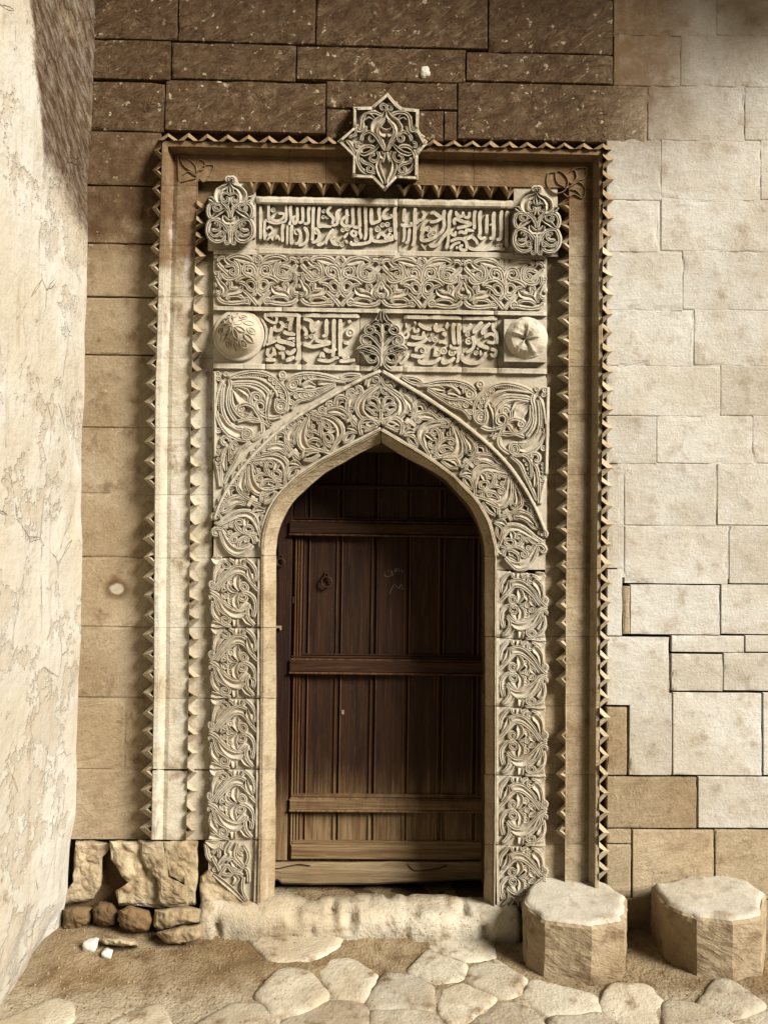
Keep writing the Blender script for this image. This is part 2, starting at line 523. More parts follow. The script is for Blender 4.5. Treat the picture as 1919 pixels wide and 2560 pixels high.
# ------------------------------------------------------------------ shapes of stone
def rough_slab(mb, x0, x1, z0, z1, yf, depth, seed, amp=0.0035, rnd_r=0.010, step=0.045, chip=0.006):
    """a dressed block: slightly wavy face, worn rounded arrises, chipped outline."""
    nx = max(4, int((x1 - x0) / step) + 2)
    nz = max(4, int((z1 - z0) / step) + 2)
    ex = np.concatenate([[0, 0.004, 0.012], np.linspace(0.03, (x1 - x0) - 0.03, nx), [(x1 - x0) - 0.012, (x1 - x0) - 0.004, (x1 - x0)]]) + x0
    ez = np.concatenate([[0, 0.004, 0.012], np.linspace(0.03, (z1 - z0) - 0.03, nz), [(z1 - z0) - 0.012, (z1 - z0) - 0.004, (z1 - z0)]]) + z0
    XX, ZZ = np.meshgrid(ex, ez, indexing='ij')
    p = np.stack([XX.ravel(), np.zeros(XX.size), ZZ.ravel()], 1)
    d = np.minimum(np.minimum(p[:, 0] - x0, x1 - p[:, 0]), np.minimum(p[:, 2] - z0, z1 - p[:, 2]))
    r = rnd_r * (1 + 0.9 * vnoise(p, 9, seed))
    r = np.maximum(r, 0.002)
    t = np.clip(1 - d / r, 0, 1)
    yy = yf + r * 0.8 * t * t + amp * fbm(p, 6, seed, 3)
    chipm = np.clip(fbm(p, 16, seed + 5, 2) - 0.25, 0, 1) * np.clip(1 - d / 0.02, 0, 1)
    yy = yy + chipm * 0.03
    inw = chip * (0.5 + 0.5 * fbm(p, 22, seed + 9, 2)) * (d < 0.0006)
    cx, cz = (x0 + x1) / 2, (z0 + z1) / 2
    sx = np.where(np.abs(p[:, 0] - x0) < 1e-6, 1, np.where(np.abs(p[:, 0] - x1) < 1e-6, -1, 0))
    sz = np.where(np.abs(p[:, 2] - z0) < 1e-6, 1, np.where(np.abs(p[:, 2] - z1) < 1e-6, -1, 0))
    p[:, 0] += sx * inw
    p[:, 2] += sz * inw
    p[:, 1] = yy
    g = p.reshape(XX.shape + (3,))
    mb.grid(g)
    ring = np.concatenate([g[:, 0], g[-1, 1:], g[-2::-1, -1], g[0, -2:0:-1]])
    back = ring.copy()
    back[:, 1] = yf + depth
    n = len(ring)
    mb.add(np.concatenate([ring, back]), [(i, i + n, (i + 1) % n + n, (i + 1) % n) for i in range(n)])


def rock(mb, c, size, seed, sub=3, amp=0.28, flat_bottom=None, squash=1.0, rot=0.0, boxy=0.45):
    """a broken, angular boulder from a displaced icosphere."""
    bm = bmesh.new()
    bmesh.ops.create_icosphere(bm, subdivisions=sub, radius=1.0)
    v = np.array([q.co[:] for q in bm.verts])
    f = [tuple(x.index for x in q.verts) for q in bm.faces]
    bm.free()
    m = np.max(np.abs(v), 1, keepdims=True)
    v = v * (1 - boxy) + (v / m) * boxy * 0.9
    nrm = v / np.linalg.norm(v, axis=1, keepdims=True)
    v = v + nrm * (amp * fbm(nrm, 1.3, seed, 2) + amp * 0.35 * fbm(nrm, 4.5, seed + 3, 2))[:, None]
    ca, sa = math.cos(rot), math.sin(rot)
    v = v * np.array(size)[None]
    v = np.stack([v[:, 0] * ca - v[:, 2] * sa, v[:, 1], v[:, 0] * sa + v[:, 2] * ca], 1)
    v = v + np.array(c)[None]
    if flat_bottom is not None:
        v[:, 2] = np.maximum(v[:, 2], flat_bottom)
    mb.add(v, f)


# ------------------------------------------------------------------ ground
def ground_z(x, y):
    x = np.asarray(x, float)
    y = np.asarray(y, float)
    p = np.stack([x, y, 0 * x], -1).reshape(-1, 3)
    n = fbm(p, 3.0, 3, 4).reshape(x.shape) * 0.022 + fbm(p, 14, 5, 3).reshape(x.shape) * 0.011
    bank = 0.03 * np.exp(-((x + 0.1) / 0.8) ** 2) * np.clip(1 + y / 0.9, 0, 1)
    heap = 0.05 * np.exp(-((x + 1.35) / 0.25) ** 2 - ((y + 0.05) / 0.25) ** 2)
    far = np.clip(1 - (np.hypot(x, y) - 3) / 3, 0, 1)
    return (n + bank + heap) * far


gx = np.concatenate([[-80, -30, -12, -6, -3.5], np.linspace(-2.2, 2.4, 150), [3.5, 6, 12, 30, 80]])
gy = np.concatenate([[-80, -30, -14, -8, -5, -3.4], np.linspace(-2.2, 0.6, 120), [1.5, 3, 8]])
GX, GY = np.meshgrid(gx, gy, indexing='ij')
gm = MB()
gm.grid(np.stack([GX, GY, ground_z(GX, GY)], -1))
ground = gm.build('ground', M['ground'], smooth=True, origin=Vector((0, 0, 0)))
tag(ground, 'dusty earth with worn pale paving stones in front of the doorway', kind='structure')
if ground.data.polygons[0].normal.z < 0:
    ground.data.flip_normals()


def paving(outline_px, z=0.035, thick=0.05, seed=1, label=None):
    w = np.asarray(outline_px, float)
    c = w.mean(0)
    w = c + (w - c) * 1.0
    k = 56
    seg = np.linalg.norm(np.diff(np.vstack([w, w[:1]]), axis=0), axis=1)
    t = np.concatenate([[0], np.cumsum(seg)])
    s = np.linspace(0, t[-1], k, endpoint=False)
    o = np.stack([np.interp(s, t, np.append(w[:, i], w[0, i])) for i in (0, 1)], 1)
    for _ in range(2):
        o = (o + np.roll(o, 1, 0) + np.roll(o, -1, 0)) / 3
    mb = MB()
    rings = []
    for q, dz in ((1.06, -thick), (1.03, -0.012), (0.98, -0.003), (0.9, 0.003), (0.75, 0.005), (0.6, 0.006), (0.3, 0.009), (0.02, 0.009)):
        r = c + (o - c) * q
        p = np.stack([r[:, 0], r[:, 1], 0 * r[:, 0]], 1)
        e = 1 + 0.22 * fbm(p, 8, seed, 4)[:, None] * (1 if q > 0.8 else 0)
        r = c + (r - c) * e
        p = np.stack([r[:, 0], r[:, 1], 0 * r[:, 0]], 1)
        zz = float(ground_z(c[:1], c[1:2])[0]) + dz * 0.8 + 0.012 * fbm(p, 5, seed + 2, 5) + 0.007
        rings.append(np.stack([r[:, 0], r[:, 1], zz], 1))
    mb.grid(np.stack(rings, 1), close_u=True)
    o = mb.build('paving_stone', M['paving'], ground, smooth=True, flip=False)
    if label:
        tag(o, label)
    return o


def CR(lst, x0, y0, s):
    """points read in an enlarged crop -> photo points"""
    return [(x0 + a * s, y0 + b * s) for a, b in lst]


def clip(poly, a, b, c):
    out = []
    for k in range(len(poly)):
        p, q = poly[k], poly[(k + 1) % len(poly)]
        dp, dq = a * p[0] + b * p[1] - c, a * q[0] + b * q[1] - c
        if dp <= 0:
            out.append(p)
        if dp * dq < 0:
            t = dp / (dp - dq)
            out.append((p[0] + (q[0] - p[0]) * t, p[1] + (q[1] - p[1]) * t))
    return out


pr = random.Random(12)
seeds = []
for iy in range(6):
    for ix in range(10):
        x = -1.45 + ix * 0.37 + (0.18 if iy % 2 else 0) + pr.uniform(-.11, .11)
        y = -0.20 - iy * 0.165 + pr.uniform(-.05, .05)
        seeds.append((x, y))
for i, (x, y) in enumerate(seeds):
    if x < -0.62 - 0.25 * (y + .2) and y > -0.62:          # bare earth in the corner on the left
        continue
    if x > 0.66 and y > -0.5 and x < 1.95:                 # under the stumps
        continue
    if abs(x - 0.12) < 0.12 and -0.30 < y < -0.18:         # the muddy hollow before the step
        continue
    cell = [(x - .3, y - .15), (x + .3, y - .15), (x + .3, y + .15), (x - .3, y + .15)]
    for k, (u, v) in enumerate(seeds):
        if k != i and abs(u - x) < .7 and abs(v - y) < .7:
            cell = clip(cell, u - x, v - y, ((u * u + v * v) - (x * x + y * y)) / 2)
    if len(cell) >= 3:
        paving(np.array(cell), seed=20 + i)

# ------------------------------------------------------------------ the ashlar wall
wall = empty('stone_wall', (0, 0.1, 0), 'tall dressed stone wall around the carved portal, sooty at the top and bleached at the right', 'wall')


def ashlar(x0, y0, x1, y1, mat='ashlar', name='ashlar_block', yf=None, gap=0.0010, depth=0.16, parent=None, label=None, step=0.045, amp=0.0035, dx=0):
    pale = mat == 'bleached'
    xm, ym = (x0 + x1) / 2, (y0 + y1) / 2
    a = P([(x0, ym), (x1, ym), (xm, y1), (xm, y0)])
    seed = int(x0 * 3 + y0 * 7) % 997
    if yf is None:
        yf = ((0.0004 if y0 < 1150 else 0.0015) if pale else 0.003) * (((seed * 37) % 100) / 50 - 1)
    mb = MB()
    rough_slab(mb, a[0, 0] + gap, a[1, 0] - gap, a[2, 2] + gap, a[3, 2] - gap, yf, depth, seed, amp=amp, step=step, rnd_r=(0.0016 if y0 < 1150 else 0.004) if pale else 0.006, chip=(0.001 if y0 < 1150 else 0.004) if pale else 0.005)
    o = mb.build(name, M[mat], parent or wall)
    if label:
        tag(o, label)
    return o


# courses above the portal
for x0, x1 in ((150, 446), (446, 790), (790, 1220), (1220, 1533)):
    ashlar(x0, -40 + (x0 - 150) * .03, x1, 97 + (x0 - 150) * .034)
for x0, x1 in ((150, 428), (428, 741), (741, 1164), (1164, 1533)):
    ashlar(x0, 99 + (x0 - 150) * .034, x1, 199 + (x0 - 150) * .008)
ashlar(150, 202, 412, 327)
ashlar(412, 202, 815, 330)
ashlar(815, 204, 1143, 272)
ashlar(815, 272, 960, 352)
ashlar(960, 274, 1109, 352, name='filler_stone')
ashlar(1109, 276, 1143, 352, name='filler_stone')
ashlar(1143, 208, 1613, 352)
# left strip between the corner and the portal
lys = [327, 463, 608, 742, 887, 1069, 1234, 1393, 1567]
for a, b in zip(lys[:-1], lys[1:]):
    ashlar(140, a, 402, b, 'strip')
ashlar(140, 1567, 395, 1744, 'strip')
ashlar(140, 1744, 313, 1923, 'toothed', label='dark stained block low on the left of the portal')
ashlar(313, 1744, 395, 1923, 'strip')
ashlar(130, 1923, 390, 2100, 'toothed')
# right side: bleached blocks
B = 'bleached'
for x0, y0, x1, y1, m in [
    (1533, -40, 1790, 90, B), (1790, -40, 2060, 90, B), (1533, 90, 1700, 215, B), (1700, 92, 2060, 218, B),
    (1618, 218, 1860, 352, B), (1860, 220, 2060, 352, B),
    (1515, 352, 1651, 500, B), (1651, 352, 1900, 500, B), (1900, 352, 2060, 500, B),
    (1515, 500, 1647, 630, B), (1651, 500, 2060, 630, B),
    (1515, 630, 1705, 776, B), (1705, 630, 2060, 776, B),
    (1515, 776, 1730, 915, B), (1734, 776, 2060, 915, B),
    (1515, 915, 1800, 1040, B), (1800, 915, 2060, 1040, B),
    (1515, 1040, 1640, 1159, B), (1640, 1040, 1880, 1159, B), (1880, 1040, 2060, 1159, B),
    (1515, 1159, 1559, 1422, B), (1559, 1159, 1790, 1315, B), (1790, 1159, 2060, 1315, B),
    (1559, 1315, 1820, 1461, B), (1820, 1315, 2060, 1461, B),
    (1515, 1422, 1556, 1591, B), (1573, 1461, 1800, 1588, B), (1800, 1461, 2060, 1588, B),
    (1558, 1463, 1572, 1586, 'toothed'),
    (1515, 1591, 1674, 1765, B), (1676, 1634, 1806, 1729, B), (1676, 1588, 1860, 1632, B), (1806, 1632, 2060, 1729, B), (1860, 1588, 2060, 1632, B),
    (1515, 1767, 1569, 1940, 'toothed'), (1571, 1731, 1680, 1940, B), (1680, 1731, 1905, 1940, B), (1905, 1731, 2060, 1940, B),
    (1515, 1942, 1742, 2072, 'toothed'), (1743, 1942, 2060, 2072, B),
    (1515, 2072, 1578, 2110, 'toothed'), (1515, 2110, 1578, 2245, 'toothed'), (1579, 2074, 1785, 2250, 'toothed'), (1785, 2074, 2060, 2250, 'toothed'),
    (1515, 2245, 1720, 2400, 'toothed'), (1720, 2250, 2060, 2400, 'toothed'),
]:
    ashlar(x0, y0, x1, y1, m, gap=(0.0002 if y0 < 1150 else 0.0012) if m == B else 0.0015)
# the wall's core, seen only through open joints
core = MB()
zt = 6.2
core.box((-2.2, 0.05, -0.3), (-0.62, 0.7, zt))
core.box((0.66, 0.05, -0.3), (2.6, 0.7, zt))
core.box((-0.62, 0.05, 2.62), (0.66, 0.7, zt))
core.build('wall_core', M['mortar'], wall)
jf = MB()
jf.box((1.19, 0.0035, 1.75), (2.6, 0.049, 4.9))
jf.build('joint_filling', M['bleached'], wall)
jf = MB()
jf.box((-1.5, 0.0045, 0.75), (-0.72, 0.049, 2.6))
jf.build('joint_filling', M['strip'], wall)
room = MB()
room.box((-0.62, 1.9, -0.3), (0.66, 2.0, 2.62))
room.box((-0.62, 0.7, -0.3), (-0.56, 1.9, 2.62))
room.box((0.60, 0.7, -0.3), (0.66, 1.9, 2.62))
room.box((-0.62, 0.7, 2.56), (0.66, 2.0, 2.62))
room.box((-0.56, 0.10, -0.3), (0.60, 1.9, 0.02))
room.build('passage_lining', M['mortar'], wall)

# courses that carry on above the frame and past it, so that the wall does not end at the picture's edge
for r in range(4):
    z0 = 4.72 + r * 0.3
    xs = [-1.55, -0.8, -0.05, 0.7, 1.3, 2.0, 2.6] if r % 2 else [-1.55, -1.1, -0.4, 0.35, 1.0, 1.7, 2.6]
    for xa, xb in zip(xs[:-1], xs[1:]):
        mb = MB()
        rough_slab(mb, xa + .004, xb - .004, z0 + .004, z0 + .296, 0.0, 0.12, r * 13 + int(xa * 10), step=0.1)
        mb.build('ashlar_block', M['ashlar'], wall)

# ------------------------------------------------------------------ plastered side wall on the left
pl = MB()
ys = np.linspace(0.0, -2.6, 90)
zs = np.linspace(-0.15, 6.2, 190)
YY, ZZ = np.meshgrid(ys, zs, indexing='ij')
pp = np.stack([0 * YY.ravel(), YY.ravel(), ZZ.ravel()], 1)
base_x = np.interp(ZZ.ravel(), [-0.2, 0, 0.33, 0.7, 1.6, 2.5, 3.3, 4.5, 6.2], [-1.52, -1.505, -1.477, -1.474, -1.477, -1.483, -1.489, -1.487, -1.487])
wob = 0.014 * fbm(pp, 1.6, 31, 3) + 0.004 * fbm(pp, 9, 33, 3)
foot = np.clip(1 - ZZ.ravel() / 0.55, 0, 1)
wob += 0.035 * foot * fbm(pp, 5, 35, 3) - 0.035 * foot ** 2
wob -= 0.03 * np.clip(fbm(pp, 2.4, 39, 3) - 0.2, 0, 1)
pl.grid(np.stack([base_x + wob, YY.ravel(), ZZ.ravel()], 1).reshape(YY.shape + (3,)))
pl.box((-1.9, -2.6, -0.15), (-1.6, 0.0, 6.2))
side = pl.build('plastered_wall', M['plaster'], smooth=False)
tag(side, 'whitewashed plaster side wall at the left, sooty and darkened with painted shade near its top', 'wall')

# the vault of the porch, overhead and out of frame, whose shade lies on the top of the wall
pv = MB()
arcs = []
for k in range(25):
    t = math.pi * k / 24
    arcs.append((0.35 - 2.6 * math.cos(t), 5.15 + 0.75 * math.sin(t)))
ring = []
for y, dz in ((0.0, 0.0), (-1.05, 0.0), (-1.05, 0.4), (0.0, 0.4)):
    ring.append([(x, y, z + dz) for x, z in arcs])
pv.grid(np.array(ring), close_u=True)
vault = pv.build('porch_vault', M['ashlar'])
tag(vault, 'stone vault of the porch spanning above the portal', kind='structure')

# unseen wall added behind the camera, cutting the sky light from the front
cw = MB()
cw.box((-14, -13.0, -0.2), (16, -12.2, 6.5))
tag(cw.build('sky_block_wall', M['ashlar']), 'plain stone wall added behind the camera to cut the sky light', 'wall')

db = MB()
dc = P([(1062, 180)])[0]
rock(db, (dc[0], -0.002, dc[2]), (.024, .012, .034), 44, 3, 0.5, boxy=0.1)
tag(db.build('plaster_dab', M['pebble'], wall), 'white dab of plaster on the dark course above the star')
# ------------------------------------------------------------------ the portal: stepped frame
portal = empty('carved_portal', (0, 0, 0.1), 'carved stone portal with zigzag teeth, arabesque panels and a pointed arch', 'portal')
FR, PILA, GROOVE, FACE, FLOOR = -0.105, -0.050, -0.006, -0.066, -0.038


def curve(tab):
    a = np.array(tab, float)
    return lambda t: np.interp(t, a[:, 0], a[:, 1])


Lc = {'t': curve([(340, 384), (1000, 361), (1750, 354), (2100, 347)]), 'a': curve([(340, 405), (1000, 388), (1750, 384), (2100, 378)]),
      'b': curve([(340, 420), (1000, 403), (1750, 398), (2100, 390)]), 'c': curve([(340, 497), (520, 492), (1000, 478), (1750, 472), (2100, 466)]),
      'd': curve([(340, 524), (600, 517), (1000, 503), (1750, 499), (2100, 493)]), 'e': curve([(340, 546), (650, 538), (1000, 532), (1750, 527), (2300, 518)])}
Rc = {'t': curve([(340, 1534), (1000, 1533), (1500, 1528), (2200, 1524)]), 'a': curve([(340, 1506), (1000, 1505), (1500, 1500), (2200, 1496)]),
      'b': curve([(340, 1497), (1000, 1494), (1500, 1490), (2200, 1486)]), 'c': curve([(340, 1423), (1000, 1420), (1500, 1414), (2200, 1412)]),
      'd': curve([(340, 1392), (1000, 1390), (1500, 1386), (2200, 1385)]), 'e': curve([(340, 1368), (1000, 1366), (1500, 1361), (2200, 1360)])}
Tc = {'t': curve([(391, 331), (1530, 359)]), 'a': curve([(391, 350), (1530, 374)]), 'b': curve([(391, 366), (1530, 389)]),
      'c': curve([(391, 450), (1530, 471)]), 'd': curve([(391, 482), (1530, 503)]), 'e': curve([(391, 498), (1530, 522)])}
KEYS = ['t', 'a', 'b', 'c', 'd', 'e']


def corner(S, k):
    """where line k of side S meets line k of the lintel"""
    y = 350.0
    for _ in range(20):
        x = S[k](y)
        y = Tc[k](x)
    return float(x), float(y)


# profile across the frame: (line, fraction to the next line, depth)
PROFILE = [('t', 0.97, 0.02), ('t', 0.98, -0.03), ('t', 0.99, -0.085), ('t', 1.0, FR + .004), ('a', 0.12, FR), ('a', 0.9, FR), ('a', 1.0, FR + .004), ('b', 0.03, FR + .02), ('b', 0.10, FR + .036),
           ('b', 0.22, PILA + .008), ('b', 0.36, PILA), ('b', 0.65, PILA), ('b', 0.97, PILA), ('c', 0.0, PILA - .002), ('c', 0.04, PILA + .006), ('c', 0.10, GROOVE - .004), ('d', 0.06, GROOVE), ('d', 1.0, GROOVE), ('d', 1.0, 0.02)]


def prof_pts(side, t, mit=None):
    """profile points in photo coordinates; t: y for L/R, x for T; mit: corner side"""
    out = []
    S = {'L': Lc, 'R': Rc, 'T': Tc}[side]
    for k, fr, dep in PROFILE:
        k2 = KEYS[min(KEYS.index(k) + 1, 5)]
        if mit:
            c1, c2 = corner(mit, k), corner(mit, k2)
            p = (c1[0] * (1 - fr) + c2[0] * fr, c1[1] * (1 - fr) + c2[1] * fr)
        else:
            v = S[k](t) * (1 - fr) + S[k2](t) * fr
            p = (t, v) if side == 'T' else (v, t)
        out.append((p[0], p[1], dep))
    return np.array(out)


def frame_stone(side, t0, t1, m0=None, m1=None, seed=0):
    n = max(2, int(abs(t1 - t0) / 22))
    rows = []
    A = prof_pts(side, t0, m0)
    Bp = prof_pts(side, t1, m1)
    for i in range(n + 1):
        f = i / n
        if m0 or m1:
            q = A * (1 - f) + Bp * f
        else:
            q = prof_pts(side, t0 + (t1 - t0) * f)
        w = P(q[:, :2], q[:, 2])
        w[:, 1] += 0.003 * fbm(w, 5, seed, 3) + 0.0025 * fbm(w, 18, seed + 4, 2)
        if i in (0, n):
            w[:, 1] += 0.002
        rows.append(w)
    mb = MB()
    mb.grid(np.array(rows))
    for r in (rows[0], rows[-1]):
        bk = r.copy()
        bk[:, 1] = 0.03
        mb.grid(np.array([r, bk]))
    return mb.build('frame_stone', M['frame_pale' if side == 'L' else 'frame'], portal)


cLT, cRT = Lc, Rc
G = 0.5
lj = [463, 612, 742, 895, 1069, 1237, 1395, 1569, 1746, 1923, 2100]
frame_stone('L', 400, 463 - G, m0=Lc, seed=1)
for i, (a, b) in enumerate(zip(lj[:-1], lj[1:])):
    frame_stone('L', a + (G if a != 1923 else 5), b - G, seed=2 + i)
rj = [495, 640, 790, 916, 1036, 1187, 1422, 1591, 1765, 1937, 2111, 2290]
frame_stone('R', 420, 495 - G, m0=Rc, seed=21)
for i, (a, b) in enumerate(zip(rj[:-1], rj[1:])):
    frame_stone('R', a + G, b - G, seed=22 + i)
tj = [723, 815, 960, 1109, 1184]
frame_stone('T', 500, 723 - G, m0=Lc, seed=41)
for i, (a, b) in enumerate(zip(tj[:-1], tj[1:])):
    frame_stone('T', a + G, b - G, seed=42 + i)
frame_stone('T', 1184 + G, 1400, m1=Rc, seed=49)

# ------------------------------------------------------------------ zigzag teeth: one object each
# unit tooth: p along the row 0..1, q from base 0 to tip 1, h height; chevron ridge with a sunk triangle between its arms
TV = [(0, 0, 0), (0.5, 1.0, 0), (1, 0, 0),            # outline on the ground
      (0.27, 0, 1), (0.5, 0.50, 1.05), (0.73, 0, 1),     # ridge
      (0.5, 0.12, -0.25), (0.5, 0.0, -0.25),            # pit
      (0.0, 0.0, 1), (1.0, 0.0, 1)]
TF = [(0, 1, 4, 3), (1, 2, 5, 4), (3, 4, 6), (4, 5, 6), (3, 6, 7), (5, 7, 6), (0, 3, 8), (2, 9, 5)]


def tooth(o, along, out, y_ground, y_ridge, seed, worn=0.0, y_back=0.02):
    """o, along, out: photo-space base point, vector of one period, vector base->tip"""
    r = random.Random(seed)
    mb = MB()
    o, along, out = np.array(o, float), np.array(along, float), np.array(out, float)
    px, yy = [], []
    k = 1 - worn * r.uniform(0.1, 0.8)
    if r.random() < 0.10:
        worn, k = worn + 0.45, k * 0.6
    for p, q, h in TV:
        j = 0.06
        p2 = p + r.uniform(-j, j) * (0 < p < 1)
        q2 = q * (1 - worn * r.uniform(0, 0.35)) + r.uniform(-j, j) * (q > 0)
        px.append(o + along * p2 + out * q2)
        yy.append(y_ground + (y_ridge - y_ground) * (h * k + (r.uniform(-.12, .12) if h > .3 else 0)))
    mb.add(P(np.array(px), np.array(yy)), TF)
    rim = np.array([px[0], px[1], px[2]])
    ry = np.array([yy[0], yy[1], yy[2]])
    mid = (rim[:-1] + rim[1:]) / 2
    mb.add(np.concatenate([P(rim, ry), P(rim, y_back)]), [(0, 3, 4, 1), (1, 4, 5, 2)])
    return mb.build('tooth', M['tooth'], portal)


def tooth_row(S, key_base, key_tip, t0, t1, period, yg, yr, side, seed, skip=(), worn=lambda t: 0.1):
    n = int(round((t1 - t0) / period))
    st = (t1 - t0) / n
    for i in range(n):
        if i in skip:
            continue
        ta, tb = t0 + i * st, t0 + (i + 1) * st
        if side == 'T':
            o, e = np.array([ta, S[key_base](ta)]), np.array([tb, S[key_base](tb)])
            tip = np.array([(ta + tb) / 2, S[key_tip]((ta + tb) / 2)])
        else:
            o, e = np.array([S[key_base](ta), ta]), np.array([S[key_base](tb), tb])
            tip = np.array([S[key_tip]((ta + tb) / 2), (ta + tb) / 2])
        tooth(o, e - o, tip - (o + e) / 2, yg, yr, seed + i, worn(ta))


lw = lambda t: 0.1 if t < 1700 else 0.35
tooth_row(Lc, 'a', 't', 352, 2096, 48, FR + .034, FR - .016, 'L', 100, worn=lw, skip=(18,))
tooth_row(Rc, 'a', 't', 376, 2200, 48, FR + .034, FR - .016, 'R', 200, worn=lambda t: 0.12 if t < 1500 else 0.4)
tooth_row(Tc, 'a', 't', 396, 846, 48, FR + .034, FR - .016, 'T', 300)
tooth_row(Tc, 'a', 't', 1062, 1528, 48, FR + .034, FR - .016, 'T', 320)
tooth_row(Lc, 'c', 'd', 616, 2098, 48, PILA + .008, PILA - .034, 'L', 400, worn=lw)
tooth_row(Lc, 'c', 'd', 500, 616, 46, PILA + .008, PILA - .034, 'L', 390)
tooth_row(Rc, 'c', 'd', 490, 2100, 48, PILA + .008, PILA - .036, 'R', 500, worn=lambda t: 0.12 if t < 1500 else 0.4, skip=(26, 27))
tooth_row(Tc, 'c', 'd', 612, 916, 43.5, PILA + .008, PILA - .036, 'T', 600)
tooth_row(Tc, 'c', 'd', 988, 1290, 43.5, PILA + .008, PILA - .036, 'T', 620)

# ------------------------------------------------------------------ opening: moulding, reveal
C5L = lambda l: CR(l, 500, 1000, .27744)
C5R = lambda l: CR(l, 950, 1000, .27744)
in_left = C5L([(1625, 385), (1450, 470), (1300, 560), (1150, 640), (1020, 740), (900, 850), (820, 940), (770, 1020), (730, 1110), (700, 1200), (685, 1300), (683, 1400)])
out_left = C5L([(1630, 260), (1500, 330), (1300, 430), (1100, 540), (900, 670), (790, 770), (690, 880), (620, 1000), (580, 1110), (560, 1200), (545, 1320), (550, 1400)])
in_right = C5R([(10, 378), (200, 500), (480, 640), (600, 720), (700, 840), (790, 930), (860, 1050), (920, 1210), (940, 1310), (945, 1410)])
out_right = C5R([(10, 268), (250, 410), (450, 530), (650, 680), (800, 830), (900, 950), (980, 1100), (1020, 1250), (1040, 1330), (1045, 1410)])


def resamp(l, n):
    l = np.array(l, float)
    t = np.concatenate([[0], np.cumsum(np.linalg.norm(np.diff(l, axis=0), axis=1))])
    s = np.linspace(0, t[-1], n)
    q = np.stack([np.interp(s, t, l[:, i]) for i in (0, 1)], 1)
    for _ in range(2):
        q[1:-1] = (q[:-2] + 2 * q[1:-1] + q[2:]) / 4
    return q


N = 46
# x of the lips on the straight jambs
jl_out = curve([(1388, 652), (1750, 650), (2100, 646), (2270, 641)])
jl_in = curve([(1388, 689), (1750, 689), (2100, 688), (2270, 684)])
jr_out = curve([(1388, 1240), (1750, 1239), (2100, 1238), (2290, 1236)])
jr_in = curve([(1388, 1212), (1750, 1214), (2100, 1212), (2290, 1210)])
MPROF = [(0.0, 0.03), (0.0, FACE + .006), (0.03, FACE - .001), (0.09, FACE - .003), (0.12, FACE + .012), (0.20, FACE + .009), (0.26, FACE + .012), (0.32, FACE + .024), (0.60, FACE + .046), (0.88, FACE + .066), (1.0, FACE + .072)]
REV = 0.40


def moulding(o, i, name, seed, smooth_end=True):
    rows = []
    n = len(o)
    for k in range(n):
        r = []
        for f, y in MPROF:
            r.append(P([o[k] * (1 - f) + i[k] * f], y)[0])
        lip = r[-1].copy()
        wide = P([o[k] * 0.75 + i[k] * 0.25], FACE + .02)[0]
        for dy, sp in ((0.022, 0.0), (0.034, 1.0), (REV + .08, 1.0)):
            q = lip * (1 - sp) + wide * sp
            q[1] = FACE + .072 + dy
            r.append(q)
        r = np.array(r)
        r[1:-2, 1] += 0.003 * fbm(r[1:-2], 12, seed, 3)
        r[3:-2, 0] += 0.003 * fbm(r[3:-2], 22, seed + 8, 2)
        r[3:-2, 2] += 0.002 * fbm(r[3:-2], 22, seed + 9, 2)
        rows.append(r)
    mb = MB()
    g = np.array(rows)
    mb.grid(g[:, :-2])
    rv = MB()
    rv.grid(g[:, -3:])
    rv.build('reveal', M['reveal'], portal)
    for e in (g[0, :len(MPROF)], g[-1, :len(MPROF)]):
        bk = e.copy()
        bk[:, 1] = FACE + .088
        mb.grid(np.array([e, bk]))
    return mb.build(name, M['frame'], portal)


moulding(resamp(out_left, N), resamp(in_left, N), 'arch_moulding', 61)
moulding(resamp(out_right, N), resamp(in_right, N), 'arch_moulding', 63)


def jamb_strip(fo, fi, y0, y1, seed):
    yy = np.linspace(y0, y1, max(4, int((y1 - y0) / 18)))
    moulding(np.stack([fo(yy), yy], 1), np.stack([fi(yy), yy], 1), 'jamb_moulding', seed)


jy = [1388, 1395, 1569, 1746, 1923, 2100, 2266]
for a, b in zip([1389] + jy[2:-1], jy[2:]):
    jamb_strip(jl_out, jl_in, a + 1, b - 1, int(a))
jyr = [1391, 1591, 1765, 1937, 2111, 2290]
for a, b in zip(jyr[:-1], jyr[1:]):
    jamb_strip(jr_out, jr_in, a + 1, b - 1, int(a) + 5)
# ------------------------------------------------------------------ the door
DY = 0.34
door = empty('wooden_door', (0, DY, 0.3), 'old dark panelled wooden door with iron rings, half in shadow under the arch', 'door')


def dbox(name, x0, y0, x1, y1, ya, yb, mat, bev=0.004, parent=None, label=None, seedv=0):
    """timber from traced corners: front face at ya, back at yb, with eased edges"""
    a = P([(x0, (y0 + y1) / 2), (x1, (y0 + y1) / 2), ((x0 + x1) / 2, y1), ((x0 + x1) / 2, y0)], ya)
    X0, X1, Z0, Z1 = a[0, 0], a[1, 0], a[2, 2], a[3, 2]
    b = min(bev, (X1 - X0) * .3, (Z1 - Z0) * .3)
    mb = MB()
    n = max(2, int(max(X1 - X0, Z1 - Z0) / 0.08))
    ring = lambda d, y: [(X0 + d, y, Z0 + d), (X1 - d, y, Z0 + d), (X1 - d, y, Z1 - d), (X0 + d, y, Z1 - d)]
    v = ring(0, yb) + ring(0, ya + b) + ring(b, ya)
    f = []
    for k in range(2):
        for i in range(4):
            f.append((k * 4 + i, k * 4 + (i + 1) % 4, k * 4 + 4 + (i + 1) % 4, k * 4 + 4 + i))
    f.append((8, 9, 10, 11))
    mb.add(v, f)
    o = mb.build(name, M[mat], parent or door)
    if label:
        tag(o, label)
    return o


